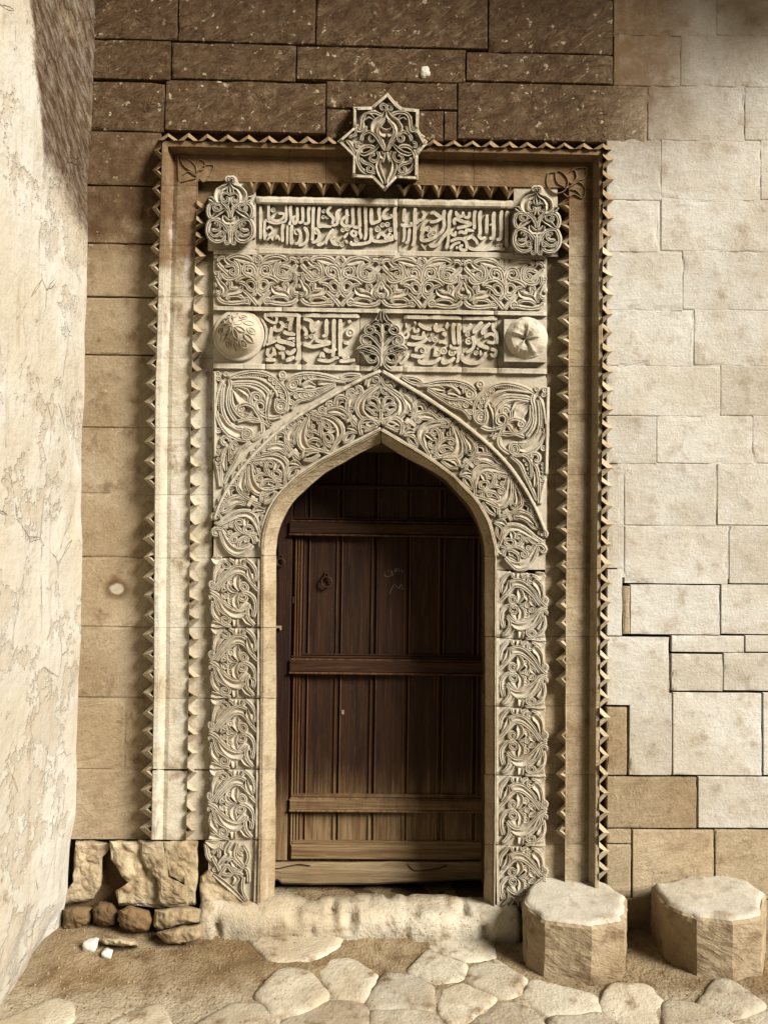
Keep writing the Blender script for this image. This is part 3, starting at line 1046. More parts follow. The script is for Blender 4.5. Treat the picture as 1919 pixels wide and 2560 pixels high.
# leaf: boards with beaded joints
bx = [727, 766, 848, 936, 1018, 1104, 1190, 1222]
dbox('hanging_stile', 690, 1060, 726, 2152, DY - .012, DY + .05, 'wood')
dbox('leaf_backing', 680, 1060, 1240, 2160, DY + .03, DY + .05, 'wood')
for i in range(len(bx) - 1):
    dbox('board', bx[i] + 1.6, 1060, bx[i + 1] - 1.6, 2140, DY + .008 + .003 * (i % 3), DY + .03, 'wood', 0.003)
for x in bx[1:-1]:
    for dx in (-8, 5):
        dbox('bead', x + dx - 1.6, 1062, x + dx + 1.6, 2110, DY + .003, DY + .02, 'bead', 0.002)
for x in (734, 741, 748):
    dbox('bead', x - 2.2, 1345, x + 2.2, 2112, DY - .004, DY + .02, 'bead', 0.002)


def rail(y0, y1, name='rail'):
    r = dbox(name, 722, y0 + 6, 1224, y1 - 5, DY - .030, DY + .02, 'rail', 0.006)
    dbox('rail_moulding', 726, y0 + 1, 1224, y0 + 6, DY - .016, DY + .02, 'bead', 0.003, parent=r)
    dbox('rail_moulding', 722, y1 - 5, 1224, y1, DY - .038, DY + .02, 'bead', 0.003, parent=r)
    dbox('rail_moulding', 728, y0 - 6, 1224, y0 - 1, DY - .006, DY + .02, 'rail', 0.003, parent=r)


rail(1302, 1342)
rail(1648, 1688)
rail(1996, 2032)
dbox('rail', 700, 1214, 1224, 1222, DY - .006, DY + .02, 'rail', 0.003)
bot = dbox('bottom_rail', 726, 2114, 1224, 2150, DY - .014, DY + .03, 'rail', 0.005)
dbox('rail_moulding', 730, 2104, 1224, 2113, DY - .008, DY + .02, 'rail', 0.003, parent=bot)
for y in (1640, 1990):
    dbox('rail_moulding', 732, y - 4, 1224, y, DY - .002, DY + .02, 'rail', 0.002)


def torus(mb, c, R, r, nrm='y', seg=28, sides=8, tilt=0.25):
    g = []
    for i in range(seg):
        a = 2 * math.pi * i / seg
        row = []
        for j in range(sides):
            b = 2 * math.pi * j / sides
            x, z, y = (R + r * math.cos(b)) * math.cos(a), (R + r * math.cos(b)) * math.sin(a), r * math.sin(b)
            row.append((c[0] + x, c[1] + y + tilt * z * 0.3, c[2] + z))
        row.append(row[0])
        g.append(row)
    mb.grid(np.array(g), close_u=True)


def knocker(px, R, y, label):
    c = P([px], y - 0.016)[0]
    mb = MB()
    torus(mb, c, R, 0.0055)
    o = mb.build('ring_handle', M['iron'], door, smooth=True)
    tag(o, label)
    s = MB()
    top = c + np.array([0, 0, R])
    torus(s, top + np.array([0, 0.002, 0.008]), 0.011, 0.004, seg=14, sides=6)
    s.box((top[0] - .012, y - .004, top[2] - .006), (top[0] + .012, y + .001, top[2] + .026))
    s.build('staple', M['iron'], o)


knocker((816, 1455), 0.028, DY + .006, 'iron ring on the board left of the middle')
knocker((701, 1406), 0.020, DY - .013, 'small iron ring hanging from a staple at the left edge')
kb = MB()
kc = P([(735, 1500)], DY - .004)[0]
kb.box((kc[0] - .008, DY - .0045, kc[2] - .018), (kc[0] + .008, DY - .001, kc[2] + .018))
kb.build('keyhole', M['iron'], door)
lb = MB()
lc = P([(697, 1567)], DY - .02)[0]
lb.box((lc[0] - .014, DY - .034, lc[2] - .005), (lc[0] + .014, DY - .012, lc[2] + .005))
lb.box((lc[0] + .008, DY - .034, lc[2] - .016), (lc[0] + .014, DY - .012, lc[2] - .005))
lb.build('latch', M['sill'], door)
ch = MB()
hc = P([(857, 1780)], DY - .002)[0]
ch.box((hc[0] - .008, DY - .001, hc[2] - .012), (hc[0] + .007, DY + .004, hc[2] + .010))
ch.build('pale_splinter', M['chalk'], door)

# chalk scribbles on the boards: thin dabs of chalk
def chalk(lines, y):
    mb = MB()
    for l in lines:
        l = np.array(l, float)
        q = resamp(l, max(4, len(l) * 3))
        w = P(q, y)
        t = np.gradient(w, axis=0)
        nn = np.stack([-t[:, 2], 0 * t[:, 0], t[:, 0]], 1)
        nn /= np.linalg.norm(nn, axis=1, keepdims=True) + 1e-9
        hw = 0.0010 * (1 + 0.6 * vnoise(w, 60, 4))[:, None]
        a, b = w + nn * hw, w - nn * hw
        a2, b2 = a + [0, .002, 0], b + [0, .002, 0]
        mb.grid(np.stack([a2, a, b, b2], 1))
    return mb.build('chalk_writing', M['chalk'], door)


C6 = lambda l: CR(l, 900, 1350, .6146)
tag(chalk([C6([(100, 130), (98, 146), (110, 150), (124, 146), (128, 128)]), C6([(112, 122), (116, 128)]), C6([(124, 122), (134, 138), (130, 148)]),
       C6([(140, 118), (150, 116), (148, 128), (138, 130), (141, 118)]), C6([(156, 114), (158, 130)]), C6([(166, 112), (172, 132)]),
       C6([(118, 220), (128, 198), (138, 180)]), C6([(140, 180), (152, 192), (160, 198)]), C6([(160, 196), (164, 180), (174, 184), (168, 198), (178, 200)])], DY + .0055),
    'white chalk scribble on the shaded boards')

# ------------------------------------------------------------------ sill beam under the door
sb = MB()
xs = np.linspace(676, 1228, 60)
rows = []
for x in xs:
    yb = 2206 + 6 * math.sin((x - 676) / 552 * math.pi * 1.2 + 0.5) - (8 if x < 700 else 0)
    yt = 2155 - 0.004 * (x - 676)
    r = []
    for px_y, y in ((yt, DY + .10), (yt, DY - .015), (yt + 3, DY - .028), ((yt + yb) / 2, DY - .034), (yb - 4, DY - .028), (yb, DY - .01), (yb, DY + .10)):
        w = P([(x, px_y)], y)[0]
        r.append(w)
    r = np.array(r)
    r[:, 2] += 0.003 * fbm(r, 10, 71, 2)
    r[:, 1] += 0.004 * fbm(r, 7, 72, 2)
    rows.append(r)
sb.grid(np.array(rows))
for e in (rows[0], rows[-1]):
    sb.add(e, [tuple(range(len(e)))])
sill = sb.build('door_sill', M['sill'])
tag(sill, 'pale cracked wooden sill beam beneath the old door', 'sill')
sc = MB()
for l in (CR([(1180, 470), (1215, 468), (1240, 460), (1290, 450), (1340, 458)], 0, 1900, .579), CR([(195, 420), (205, 450), (240, 452), (330, 440), (350, 428)], 900, 1900, .6146)):
    q = resamp(l, 14)
    a = P(q + [0, -0.5], DY - .0385)
    b = P(q + [0, 0.5], DY - .0385)
    sc.grid(np.stack([a + [0, .006, 0], a, b, b + [0, .006, 0]], 1))
sc.build('crack', M['iron'], sill)

# ------------------------------------------------------------------ threshold step in two worn stones
def step_stone(x0, x1, seed, label, yfront=-0.115, zt=0.165):
    nx, prof = int((x1 - x0) / 0.011), [(0.085, -0.2), (0.075, -0.05), (0.05, -0.006), (-0.02, 0.0), (-0.065, -0.006), (-0.095, -0.018), (yfront, -0.032), (yfront - .008, -0.06), (yfront - .01, -0.09), (yfront - .006, -0.125), (yfront + .01, -0.2)]
    rows = []
    for i in range(nx + 1):
        x = x0 + (x1 - x0) * i / nx
        r = np.array([(x, y, zt + dz) for y, dz in prof])
        e = min(i, nx - i) / nx * (x1 - x0)
        rr = max(0, 1 - e / 0.03) * (abs(x - 0.02) > 0.1)
        r[:, 2] += 0.022 * fbm(r, 4, seed, 3) + 0.006 * fbm(r, 17, seed + 2, 2) - 0.02 * rr * rr
        r[:, 1] += 0.026 * fbm(r, 5, seed + 5, 3) + 0.006 * fbm(r, 19, seed + 6, 3) + 0.02 * rr * rr
        hole = np.clip(fbm(r, 11, seed + 7, 2) - 0.25, 0, 1) * 0.08
        r[3:, 1] += hole[3:]
        r[1:6, 2] -= hole[1:6] * .8
        rows.append(r)
    mb = MB()
    mb.grid(np.array(rows))
    for e in (rows[0], rows[-1]):
        mb.add(e, [tuple(range(len(e)))])
    o = mb.build('threshold_step', M['step'], smooth=True)
    return tag(o, label, 'step')


step_stone(-0.845, 0.70, 81, 'long worn pale threshold stone lying below the door')

# ------------------------------------------------------------------ octagonal column stumps
def stump(top_px, zt, base_shift, label, seed, nch=5):
    top = PZ(top_px, zt)[:, :2]
    c = top.mean(0)
    mb, mt = MB(), MB()
    k = []
    for i in range(len(top)):
        a, b = top[i], top[(i + 1) % len(top)]
        m = max(3, int(np.linalg.norm(b - a) / 0.022))
        for j in range(m):
            k.append(a + (b - a) * j / m)
    k = np.array(k)
    zs_ = np.linspace(0, 1, 18)
    rows = []
    for t in zs_:
        z = zt * (1 - t) - 0.06 * t
        o = c + (k - c) * (1 - 0.015 * t) + np.array(base_shift) * t
        p = np.stack([o[:, 0], o[:, 1], np.full(len(o), z)], 1)
        nrm = (o - c) / np.linalg.norm(o - c, axis=1, keepdims=True)
        d = 0.013 * fbm(p, 7, seed, 4) + 0.006 * fbm(p, 34, seed + 1, 3) - (0.010 if t < 0.03 else 0)
        chip = np.clip(fbm(p, 8, seed + 4, 3) - 0.10, 0, 1) * np.clip(1 - t / 0.3, 0, 1) * 0.07
        p[:, :2] += nrm * (d - chip)[:, None]
        if t == 0:
            p[:, 2] -= 0.007 + 0.4 * chip + 0.003 * fbm(p, 14, seed + 8, 3)
        rows.append(p)
    g = np.stack(rows, 1)
    mb.grid(g, close_u=True)
    o = mb.build('column_stump', M['drum'], None, origin=Vector((c[0], c[1], 0)))
    rim = g[:, 0]
    rr = [rim]
    cc = np.array([c[0], c[1], rim[:, 2].mean()])
    for q in (0.985, 0.955, 0.92, 0.85, 0.78, 0.7, 0.5, 0.3, 0.12, 0.01):
        p = cc + (rim - cc) * q
        p[:, 2] = zt + 0.004 + 0.010 * fbm(p, 6, seed + 6, 4) + 0.004 * fbm(p, 28, seed + 7, 3) - 0.012 * max(0, (q - 0.9) / 0.1) ** 2
        rr.append(p)
    mt.grid(np.stack(rr, 1), close_u=True)
    mt.build('worn_lit_top', M['drumtop'], o, smooth=True)
    return tag(o, label, 'stone block', 'octagonal column stumps by the wall')


t1 = [(1304, 2252), (1324, 2209), (1361, 2186), (1441, 2186), (1515, 2207), (1569, 2240), (1562, 2300), (1478, 2314), (1361, 2300), (1318, 2278)]
stump(t1, 0.262, (0.0, 0.02), 'octagonal stone stump right of the doorstep, nearest the door', 91)
t2 = [(1626, 2209), (1660, 2206), (1723, 2185), (1800, 2186), (1868, 2200), (1915, 2232), (1905, 2288), (1830, 2302), (1740, 2292), (1659, 2256)]
stump(t2, 0.275, (0.01, 0.02), 'octagonal stone stump farther right, cut off by the picture edge', 95)

# ------------------------------------------------------------------ broken masonry at the foot of the left pier
def mass(pts_px, y_front, y_back, seed, mat, name, amp=0.03, parent=None, bulge=0.02, label=None, fine=0.010):
    """an eroded lump with the traced outline, its face bulging and pitted"""
    q = np.array(pts_px, float)
    seg = np.linalg.norm(np.diff(np.vstack([q, q[:1]]), axis=0), axis=1)
    t = np.concatenate([[0], np.cumsum(seg)])
    k = max(40, int(t[-1] / 5))
    s = np.linspace(0, t[-1], k, endpoint=False)
    o = np.stack([np.interp(s, t, np.append(q[:, i], q[0, i])) for i in (0, 1)], 1)
    c = o.mean(0)
    rings = []
    prof = [(1.02, y_back), (1.03, y_front + .04), (1.015, y_front + .018), (0.985, y_front + .006), (0.95, y_front)] + [(f, y_front - bulge * math.sqrt(max(0, 1 - f * f))) for f in np.linspace(.9, .01, 16)]
    for f, y in prof:
        w = P(c + (o - c) * f, y)
        if y != y_back:
            n1 = fbm(w, 5, seed, 5)
            crag = np.abs(fbm(w, 8, seed + 2, 3))
            w[:, 1] += (amp * n1 + amp * 1.3 * (0.25 - crag) + fine * fbm(w, 30, seed + 3, 3)) * (0.4 if f > 0.97 else 1)
        w[:, [0, 2]] += 0.010 * np.stack([fbm(w, 16, seed + 5, 3), fbm(w, 16, seed + 6, 3)], 1) * (f > 0.9)
        rings.append(w)
    mb = MB()
    mb.grid(np.stack(rings, 1), close_u=True)
    ob = mb.build(name, M[mat], parent)
    if label:
        tag(ob, label)
    return ob


C7 = lambda l: CR(l, 0, 1900, .579)
mass(C7([(330, 348), (480, 356), (472, 392), (442, 420), (438, 540), (400, 600), (280, 620), (285, 570), (320, 520)]), 0.0, 0.12, 111, 'toothed', 'eroded_block', 0.02, wall, 0.01)
mass(C7([(478, 352), (610, 350), (640, 440), (690, 540), (720, 640), (620, 632), (512, 625), (505, 560), (560, 530), (525, 490), (486, 430)]), -0.050, 0.1, 113, 'rubble', 'eroded_block', 0.025, portal, 0.02)
mass(C7([(600, 350), (702, 352), (715, 420), (725, 520), (810, 545), (812, 628), (735, 640), (690, 630), (680, 520), (610, 440)]), -0.080, 0.1, 115, 'rubble', 'eroded_block', 0.02, portal, 0.03, fine=0.014)
mass(C7([(704, 350), (850, 348), (852, 520), (846, 622), (800, 625), (800, 530), (730, 500), (712, 420)]), -0.048, 0.1, 117, 'rubble', 'eroded_block', 0.012, portal, 0.008)
mass(C7([(866, 505), (905, 470), (940, 500), (985, 540), (1050, 585), (1090, 622), (980, 626), (866, 622)]), -0.046, 0.1, 119, 'rubble', 'eroded_block', 0.012, portal, 0.008)
rk = [
    (C7([(515, 650), (560, 632), (640, 650), (665, 690), (640, 735), (570, 745), (520, 715)]), -0.12, 'rubble_dark', 'dark broken stone lump at the foot of the left pier'),
    (C7([(668, 650), (800, 632), (862, 640), (860, 700), (760, 715), (690, 738), (665, 715)]), -0.13, 'rubble', 'pale broken stone wedged under the left pier beside the step'),
    (C7([(680, 745), (780, 720), (870, 705), (876, 760), (820, 790), (720, 790)]), -0.17, 'rubble', 'low rubble stone against the left end of the doorstep'),
    (C7([(398, 640), (430, 615), (490, 618), (510, 660), (500, 715), (440, 722), (405, 700)]), -0.06, 'rubble_dark', 'rounded dark stone in the hollow near the corner'),
    (C7([(275, 650), (330, 632), (400, 640), (395, 700), (330, 735), (272, 730)]), -0.04, 'rubble_dark', 'sloping stone at the corner of the two walls'),
    (C7([(440, 775), (520, 765), (590, 780), (600, 800), (520, 805), (450, 798)]), -0.22, 'rubble', 'flat stone half buried in the earth before the rubble'),
]
for i, (q, y, m, lab) in enumerate(rk):
    o = mass(q, y, 0.06 + y, 131 + 7 * i, m, 'rubble_stone', 0.022, None, 0.04, fine=0.012)
    tag(o, lab, 'stone', 'broken stones at the foot of the wall')
for px, r, lab in (((226, 2378), .034, 'larger white pebble on the earth at the lower left'), ((268, 2390), .024, 'smaller flat white pebble right of the larger one')):
    c = PZ([px], 0.02)[0]
    mb = MB()
    rock(mb, (0, 0, 0), (r, r * .8, r * .75), int(px[0]), 3, 0.42, boxy=0.7)
    zz = float(ground_z(np.array([c[0]]), np.array([c[1]]))[0])
    o = mb.build('pebble', M['pebble'], origin=Vector((0, 0, 0)), smooth=True)
    o.location = (c[0], c[1], zz + r * .45)
    tag(o, lab, 'pebble', 'white pebbles on the earth')
# loose grit and chips, scattered thickly at the foot of the walls
gr = MB()
r_ = random.Random(5)
tet = [(0, 0, 1), (.94, 0, -.33), (-.47, .82, -.33), (-.47, -.82, -.33)]
for i in range(5200):
    if r_.random() < .55:
        x, y = r_.uniform(-1.5, -0.6), r_.uniform(-0.62, 0.0)
    else:
        x, y = r_.uniform(-1.5, 1.7), r_.uniform(-0.95, -0.1)
    z = float(0)
    s = 0.0018 + 0.008 * r_.random() ** 9
    a = r_.uniform(0, 6.28)
    gr.add([(x + s * (p * math.cos(a) - q * math.sin(a)), y + s * (p * math.sin(a) + q * math.cos(a)), z + s * w) for p, q, w in tet], [(0, 1, 2), (0, 2, 3), (0, 3, 1)])
allv = np.concatenate(gr.v)
cen = allv.reshape(-1, 4, 3).mean(1)
zz = ground_z(cen[:, 0], cen[:, 1])
for i in range(len(gr.v)):
    gr.v[i][:, 2] += zz[i]
tag(gr.build('grit', M['gravel'], origin=Vector((0, 0, 0))), 'loose grit and stone chips scattered on the earth', 'grit', kind='stuff')
# ------------------------------------------------------------------ carving: swept ribs, leaves and knobs traced stroke by stroke
PROFS = {
    'S': [(-1.0, 0), (-.93, .85), (-.75, 1), (-.42, .97), (0, .62), (.42, .97), (.75, 1), (.93, .85), (1.0, 0)],
    'B': [(-1.0, 0), (-.85, .75), (-.4, 1), (.4, 1), (.85, .75), (1.0, 0)],
    'L': [(-1.0, 0), (-.95, .9), (-.78, 1), (-.6, .85), (0, .42), (.6, .85), (.78, 1), (.95, .9), (1.0, 0)],
    'F': [(-1.0, 0), (-.92, .9), (-.74, 1), (0, .97), (.74, 1), (.92, .9), (1.0, 0)],
}
KNOB = [(1.0, 0), (.95, .75), (.8, .97), (.6, .9), (.42, .62), (.3, .8), (.12, .92), (0.01, .92)]
_ctr = [0]
PROJ = [P]


def spline(pts, step=2.2):
    p = np.array(pts, float)
    if len(p) == 2:
        n = max(3, int(np.linalg.norm(p[1] - p[0]) / (step * 2)) + 2)
        t = np.linspace(0, 1, n)[:, None]
        return p[0] * (1 - t) + p[1] * t, np.linspace(0, 1, n)
    q = np.vstack([2 * p[0] - p[1], p, 2 * p[-1] - p[-2]])
    out, par = [], []
    for i in range(1, len(q) - 2):
        n = max(2, int(np.linalg.norm(q[i + 1] - q[i]) / step))
        t = np.arange(n)[:, None] / n
        a, b, c, d = q[i - 1], q[i], q[i + 1], q[i + 2]
        out.append(0.5 * ((2 * b) + (-a + c) * t + (2 * a - 5 * b + 4 * c - d) * t ** 2 + (-a + 3 * b - 3 * c + d) * t ** 3))
        par.append((i - 1 + t[:, 0]) / (len(p) - 1))
    out.append(p[-1:])
    par.append(np.array([1.0]))
    return np.vstack(out), np.concatenate(par)


def rib(mb, pts, w, kind, base, h, step=2.2):
    """base: front depth Y of the ground (negative towards the camera) or a function of photo points; h: how far it stands out"""
    _ctr[0] += 1
    sd = _ctr[0]
    r = random.Random(sd)
    c, par = spline(pts, step)
    if len(c) < 3:
        return
    t = np.gradient(c, axis=0)
    t /= np.linalg.norm(t, axis=1, keepdims=True) + 1e-9
    n = np.stack([-t[:, 1], t[:, 0]], 1)
    if isinstance(w, (list, tuple)):
        ww = np.interp(par, np.linspace(0, 1, len(w)), w)
    else:
        s = np.linspace(0, 1, len(c))
        ww = w * np.minimum(1, 0.55 + 0.45 * np.minimum(s, 1 - s) * len(c) * step / 6.0)
    p3 = np.stack([c[:, 0], 0 * c[:, 0], c[:, 1]], 1)
    ww = ww * (1 + 0.10 * vnoise(p3, 0.15, sd % 50))
    hh = h * (1 + r.uniform(-.10, .10)) * (1 + 0.10 * vnoise(p3, 0.08, sd % 40 + 7)) * (1 - 0.45 * np.clip(fbm(p3, 0.022, 77, 3) + .1, 0, 1)) * np.clip(0.45 + ww / 3.2, 0.5, 1.0)
    hh[0] *= .7
    hh[-1] *= .7
    prof = PROFS[kind]
    g = np.zeros((len(c), len(prof), 3))
    for j, (u, d) in enumerate(prof):
        q = c + n * (ww * u)[:, None]
        b = base(q) if callable(base) else base
        Y = b - hh * d + (0.004 if d == 0 else 0)
        g[:, j] = PROJ[0](q, Y)
    mb.grid(g)
    for e in (0, -1):
        mb.add(g[e], [tuple(range(len(prof)))])


def knob(mb, c, r, base, h, n=14):
    _ctr[0] += 1
    c = np.array(c, float)
    a = np.linspace(0, 2 * math.pi, n, endpoint=False)
    rings = []
    for f, d in KNOB:
        q = c + np.stack([np.cos(a), np.sin(a)], 1) * r * f
        b = base(q) if callable(base) else base
        rings.append(PROJ[0](q, b - h * d * (0.9 + .02 * (_ctr[0] % 5)) + (0.004 if d == 0 else 0)))
    mb.grid(np.stack(rings, 1), close_u=True)


class Motif:
    """strokes in some traced crop, replayable through any map to photo points"""

    def __init__(self, x0, y0, s):
        self.x0, self.y0, self.s, self.items = x0, y0, s, []

    def S(self, w, *pts):
        self.items.append(('S', pts, w))
        return self

    def B(self, w, *pts):
        self.items.append(('B', pts, w))
        return self

    def L(self, w, *pts):
        self.items.append(('L', pts, w))
        return self

    def F(self, w, *pts):
        self.items.append(('F', pts, w))
        return self

    def D(self, r, *pts):
        self.items.append(('D', pts, r))
        return self

    def mirror(self, ax):
        for k, pts, w in list(self.items):
            self.items.append((k, [(2 * ax - x, y) for x, y in pts], w))
        return self

    def draw(self, mb, base, h, tf=None, wk=1.0, worn=0.0):
        r = random.Random(len(self.items))
        for k, pts, w in self.items:
            q = np.array([(self.x0 + x * self.s, self.y0 + y * self.s) for x, y in pts])
            if tf is not None:
                q = tf(q)
            hh = h * (1 - worn * r.random())
            wk = WK if k != 'F' else 1.04
            if k == 'D':
                for c in q:
                    knob(mb, c, w * wk, base, hh * .9)
            else:
                if k in 'SB':                       # the broad, lower body the rib is cut from
                    m = max(w) if isinstance(w, list) else w
                    rib(mb, q, [m * wk + BODY * .6, m * wk + BODY, m * wk + BODY * .6], 'F', base, hh * 0.62, step=4)
                rib(mb, q, [x * wk for x in w] if isinstance(w, list) else w * wk, k, base, hh)


def sim(a0, a1, b0, b1):
    """similarity that takes photo points a0->b0, a1->b1"""
    a0, a1, b0, b1 = [complex(*p) for p in (a0, a1, b0, b1)]
    k = (b1 - b0) / (a1 - a0)

    def f(q):
        z = (q[:, 0] + 1j * q[:, 1] - a0) * k + b0
        return np.stack([z.real, z.imag], 1)
    return f


SLOPE = curve([(330, .025), (640, .03), (900, .045), (1000, .055), (1400, .05), (1600, .04), (1900, .025), (2200, .018)])
AXIS = curve([(900, 953), (1150, 950.5), (1390, 946), (1750, 944.5), (2250, 941)])


def mir(q):
    """left half of the portal -> right half (the picture is slightly rotated)"""
    q = np.asarray(q, float)
    x = 2 * AXIS(q[:, 1]) - q[:, 0]
    y = q[:, 1] + (x - q[:, 0]) * SLOPE(q[:, 1])
    return np.stack([x, y], 1)


def chain(*fs):
    def f(q):
        for g in fs:
            if g is not None:
                q = g(q)
        return q
    return f


# ---- grounds behind the carving
def plate(corner_grid, y, name='carved_block', parent=None, mat='carved', seed=1, amp=0.0018, back=0.06, label=None):
    """corner_grid: (nu,nv,2) photo points"""
    g2 = np.asarray(corner_grid, float)
    w = P(g2.reshape(-1, 2), y)
    w[:, 1] += amp * fbm(w, 9, seed, 3)
    g = w.reshape(g2.shape[:2] + (3,))
    mb = MB()
    mb.grid(g)
    ring = np.concatenate([g[:, 0], g[-1, 1:], g[-2::-1, -1], g[0, -2:0:-1]])
    bk = ring.copy()
    bk[:, 1] = back
    n = len(ring)
    mb.add(np.concatenate([ring, bk]), [(i, i + n, (i + 1) % n + n, (i + 1) % n) for i in range(n)])
    o = mb.build(name, M[mat], parent or portal)
    if label:
        tag(o, label)
    return o


def quad(x0, y0, x1, y1, sl=0.018, nu=14, nv=10):
    """slightly rotated photo rectangle; y given at x0"""
    u = np.linspace(0, 1, nu)[:, None]
    v = np.linspace(0, 1, nv)[None]
    X = x0 + (x1 - x0) * u + 0 * v
    Y = y0 + (y1 - y0) * v + (X - x0) * sl
    return np.stack([X, Y], -1)


def bar(mb, x0, y0, x1, y1, base, h, kind='F', sl=0.018):
    """a straight moulding along the panel; y0/y1 upper and lower edge at x0"""
    m = (y0 + y1) / 2
    n = max(4, int((x1 - x0) / 30))
    pts = [(x0 + (x1 - x0) * i / n, m + (x1 - x0) * i / n * sl) for i in range(n + 1)]
    rib(mb, pts, [(y1 - y0) / 2] * 2, kind, base, h, step=8)


def relief(parent, mb, name='relief', mat='carved', smooth=False):
    return mb.build(name, M[mat], parent, smooth=smooth)


def between(ca, cb, n, m=8):
    a, b = resamp(ca, n), resamp(cb, n)
    t = np.linspace(0, 1, m)[None, :, None]
    return a[:, None] * (1 - t) + b[:, None] * t


WK = 1.35
BODY = 3.2
HR = FLOOR - FACE - .006                       # relief height

# ------------------------------------------------------------------ jamb blocks
J = Motif(510, 1560, .09494)
J.S(2.6, (150, 1010), (300, 880), (420, 700), (560, 530), (720, 390), (880, 340), (1060, 380), (1130, 450))
J.S(2.8, (330, 1000), (470, 800), (640, 640), (800, 540), (960, 530), (1100, 620), (1220, 780), (1350, 930), (1440, 1010))
J.L([2, 4, 6, 6, 3], (380, 850), (560, 620), (760, 470), (950, 440), (1090, 500))
J.S(3.0, (150, 1010), (330, 1110), (480, 1270), (620, 1400), (780, 1490), (940, 1510), (1080, 1450), (1190, 1330))
J.B(2.4, (330, 1170), (420, 1330), (520, 1500), (660, 1640), (850, 1690), (1000, 1650), (1100, 1560))
J.L([2, 6, 8, 8, 4], (400, 1220), (560, 1450), (740, 1580), (920, 1600), (1050, 1540))
J.L([5, 4, 3], (140, 1010), (230, 1000), (330, 1000))
J.L([2, 7, 7, 1], (930, 1000), (840, 820), (860, 680), (905, 580))
J.S(2.4, (940, 960), (960, 850), (1040, 810), (1120, 860), (1120, 950), (1040, 990), (980, 940), (1010, 880), (1060, 900))
J.S(2.4, (1150, 1050), (1060, 1060), (960, 1090), (920, 1160), (960, 1240), (1060, 1250), (1110, 1180), (1080, 1100), (1000, 1120), (1000, 1180))
J.L([2, 6, 7, 1], (900, 1050), (810, 1200), (830, 1360), (910, 1480))
J.B([2, 4, 1], (1100, 1270), (1000, 1400), (910, 1480))
J.L([1, 4, 4, 6], (900, 1020), (740, 1000), (640, 880), (690, 760))
J.L([1, 4, 4, 6], (880, 1030), (740, 1060), (660, 1150), (690, 1300))
J.D(7, (710, 775), (700, 1285)).D(5.5, (570, 890), (570, 1140), (670, 1020))
J.L([1, 6, 4], (440, 1030), (520, 950), (600, 850)).L([1, 6, 4], (440, 1040), (520, 1120), (600, 1200))
J.S(2.8, (960, 1030), (1100, 1050), (1230, 1120), (1330, 1260), (1350, 1420), (1330, 1560), (1290, 1700))
J.S(2.4, (230, 900), (250, 700), (270, 500), (350, 300), (480, 210), (560, 200))
J.L([3, 7, 8, 3], (290, 760), (330, 520), (440, 380), (520, 320))
J.S(2.2, (250, 900), (180, 900), (150, 830), (200, 770), (240, 810), (210, 850))
J.S(2.4, (480, 300), (520, 380), (620, 390), (650, 310), (590, 260), (550, 300))
J.L([4, 10, 5], (200, 130), (320, 190), (470, 150))
J.S(2.4, (170, 1230), (160, 1160), (220, 1130), (280, 1180), (300, 1280), (360, 1430), (470, 1550), (620, 1640), (680, 1750), (620, 1840), (520, 1840), (470, 1760), (520, 1700), (590, 1730), (580, 1790))
J.S(2.4, (240, 1260), (210, 1420), (220, 1560), (290, 1700), (420, 1820), (560, 1900), (720, 1930))
J.L([2, 7, 5], (250, 1370), (290, 1560), (380, 1680))
J.L([7, 6, 1], (190, 1850), (330, 1885), (700, 1935))
J.L([1, 5, 5, 2], (1150, 380), (1170, 560), (1230, 720), (1330, 830))
J.S(2.6, (1090, 170), (1220, 280), (1330, 430), (1370, 600), (1340, 760))
J.L([4, 5, 3], (1290, 540), (1310, 640), (1300, 720))
J.S(2.6, (1200, 1380), (1130, 1480), (1130, 1620), (1200, 1770), (1320, 1900))
J.L([2, 5, 4], (1230, 1420), (1310, 1520), (1280, 1680)).L([4, 5, 2], (1030, 1680), (1130, 1800), (1270, 1900))
J.L([5, 6], (880, 175), (880, 310)).L([6, 5], (820, 1745), (830, 1920))
J.S(2.2, (640, 170), (760, 240), (800, 330)).S(2.2, (1000, 330), (1060, 250), (1060, 170))

JB = Motif(500, 2080, .1327)
JB.L([2, 10, 3], (140, 190), (300, 245), (420, 195)).S(3, (150, 230), (180, 360), (210, 490), (290, 560))
JB.S(2.6, (260, 420), (300, 380), (370, 330), (400, 420), (380, 500)).S(3, (290, 480), (320, 560), (390, 680), (420, 760))
JB.L([3, 4, 4, 6, 5, 3], (620, 190), (560, 290), (530, 390), (560, 450), (450, 560), (400, 620))
JB.S(3.4, (760, 220), (720, 330), (710, 460), (790, 570), (880, 680)).S(2.6, (870, 380), (820, 330), (770, 370), (800, 430), (850, 420))
JB.S(3, (860, 260), (940, 400), (950, 520), (900, 650)).L([6, 4], (640, 370), (650, 470))
JB.S(2.8, (400, 850), (470, 740), (560, 650), (640, 740), (680, 770)).S(2.6, (450, 790), (560, 820), (680, 780), (780, 790), (850, 830))
JB.S(2.8, (540, 560), (640, 510), (720, 560), (800, 640), (880, 700)).L([3, 6, 2], (640, 560), (690, 630), (740, 680))
JB.S(2.4, (680, 650), (650, 710), (720, 750), (770, 700)).S(2.6, (690, 770), (780, 740), (850, 700)).S(3, (890, 690), (940, 740), (960, 850), (960, 960))
JB.L([3, 5, 5, 3], (300, 800), (500, 960), (700, 1130), (900, 1330)).S(2.6, (870, 850), (850, 1000), (870, 1150), (950, 1300)).L([3, 6, 3], (690, 830), (740, 900), (680, 1000))
JB.D(5, (430, 280), (320, 720)).S(2.4, (460, 200), (440, 300), (500, 330), (560, 240))

MIDJ = AXIS


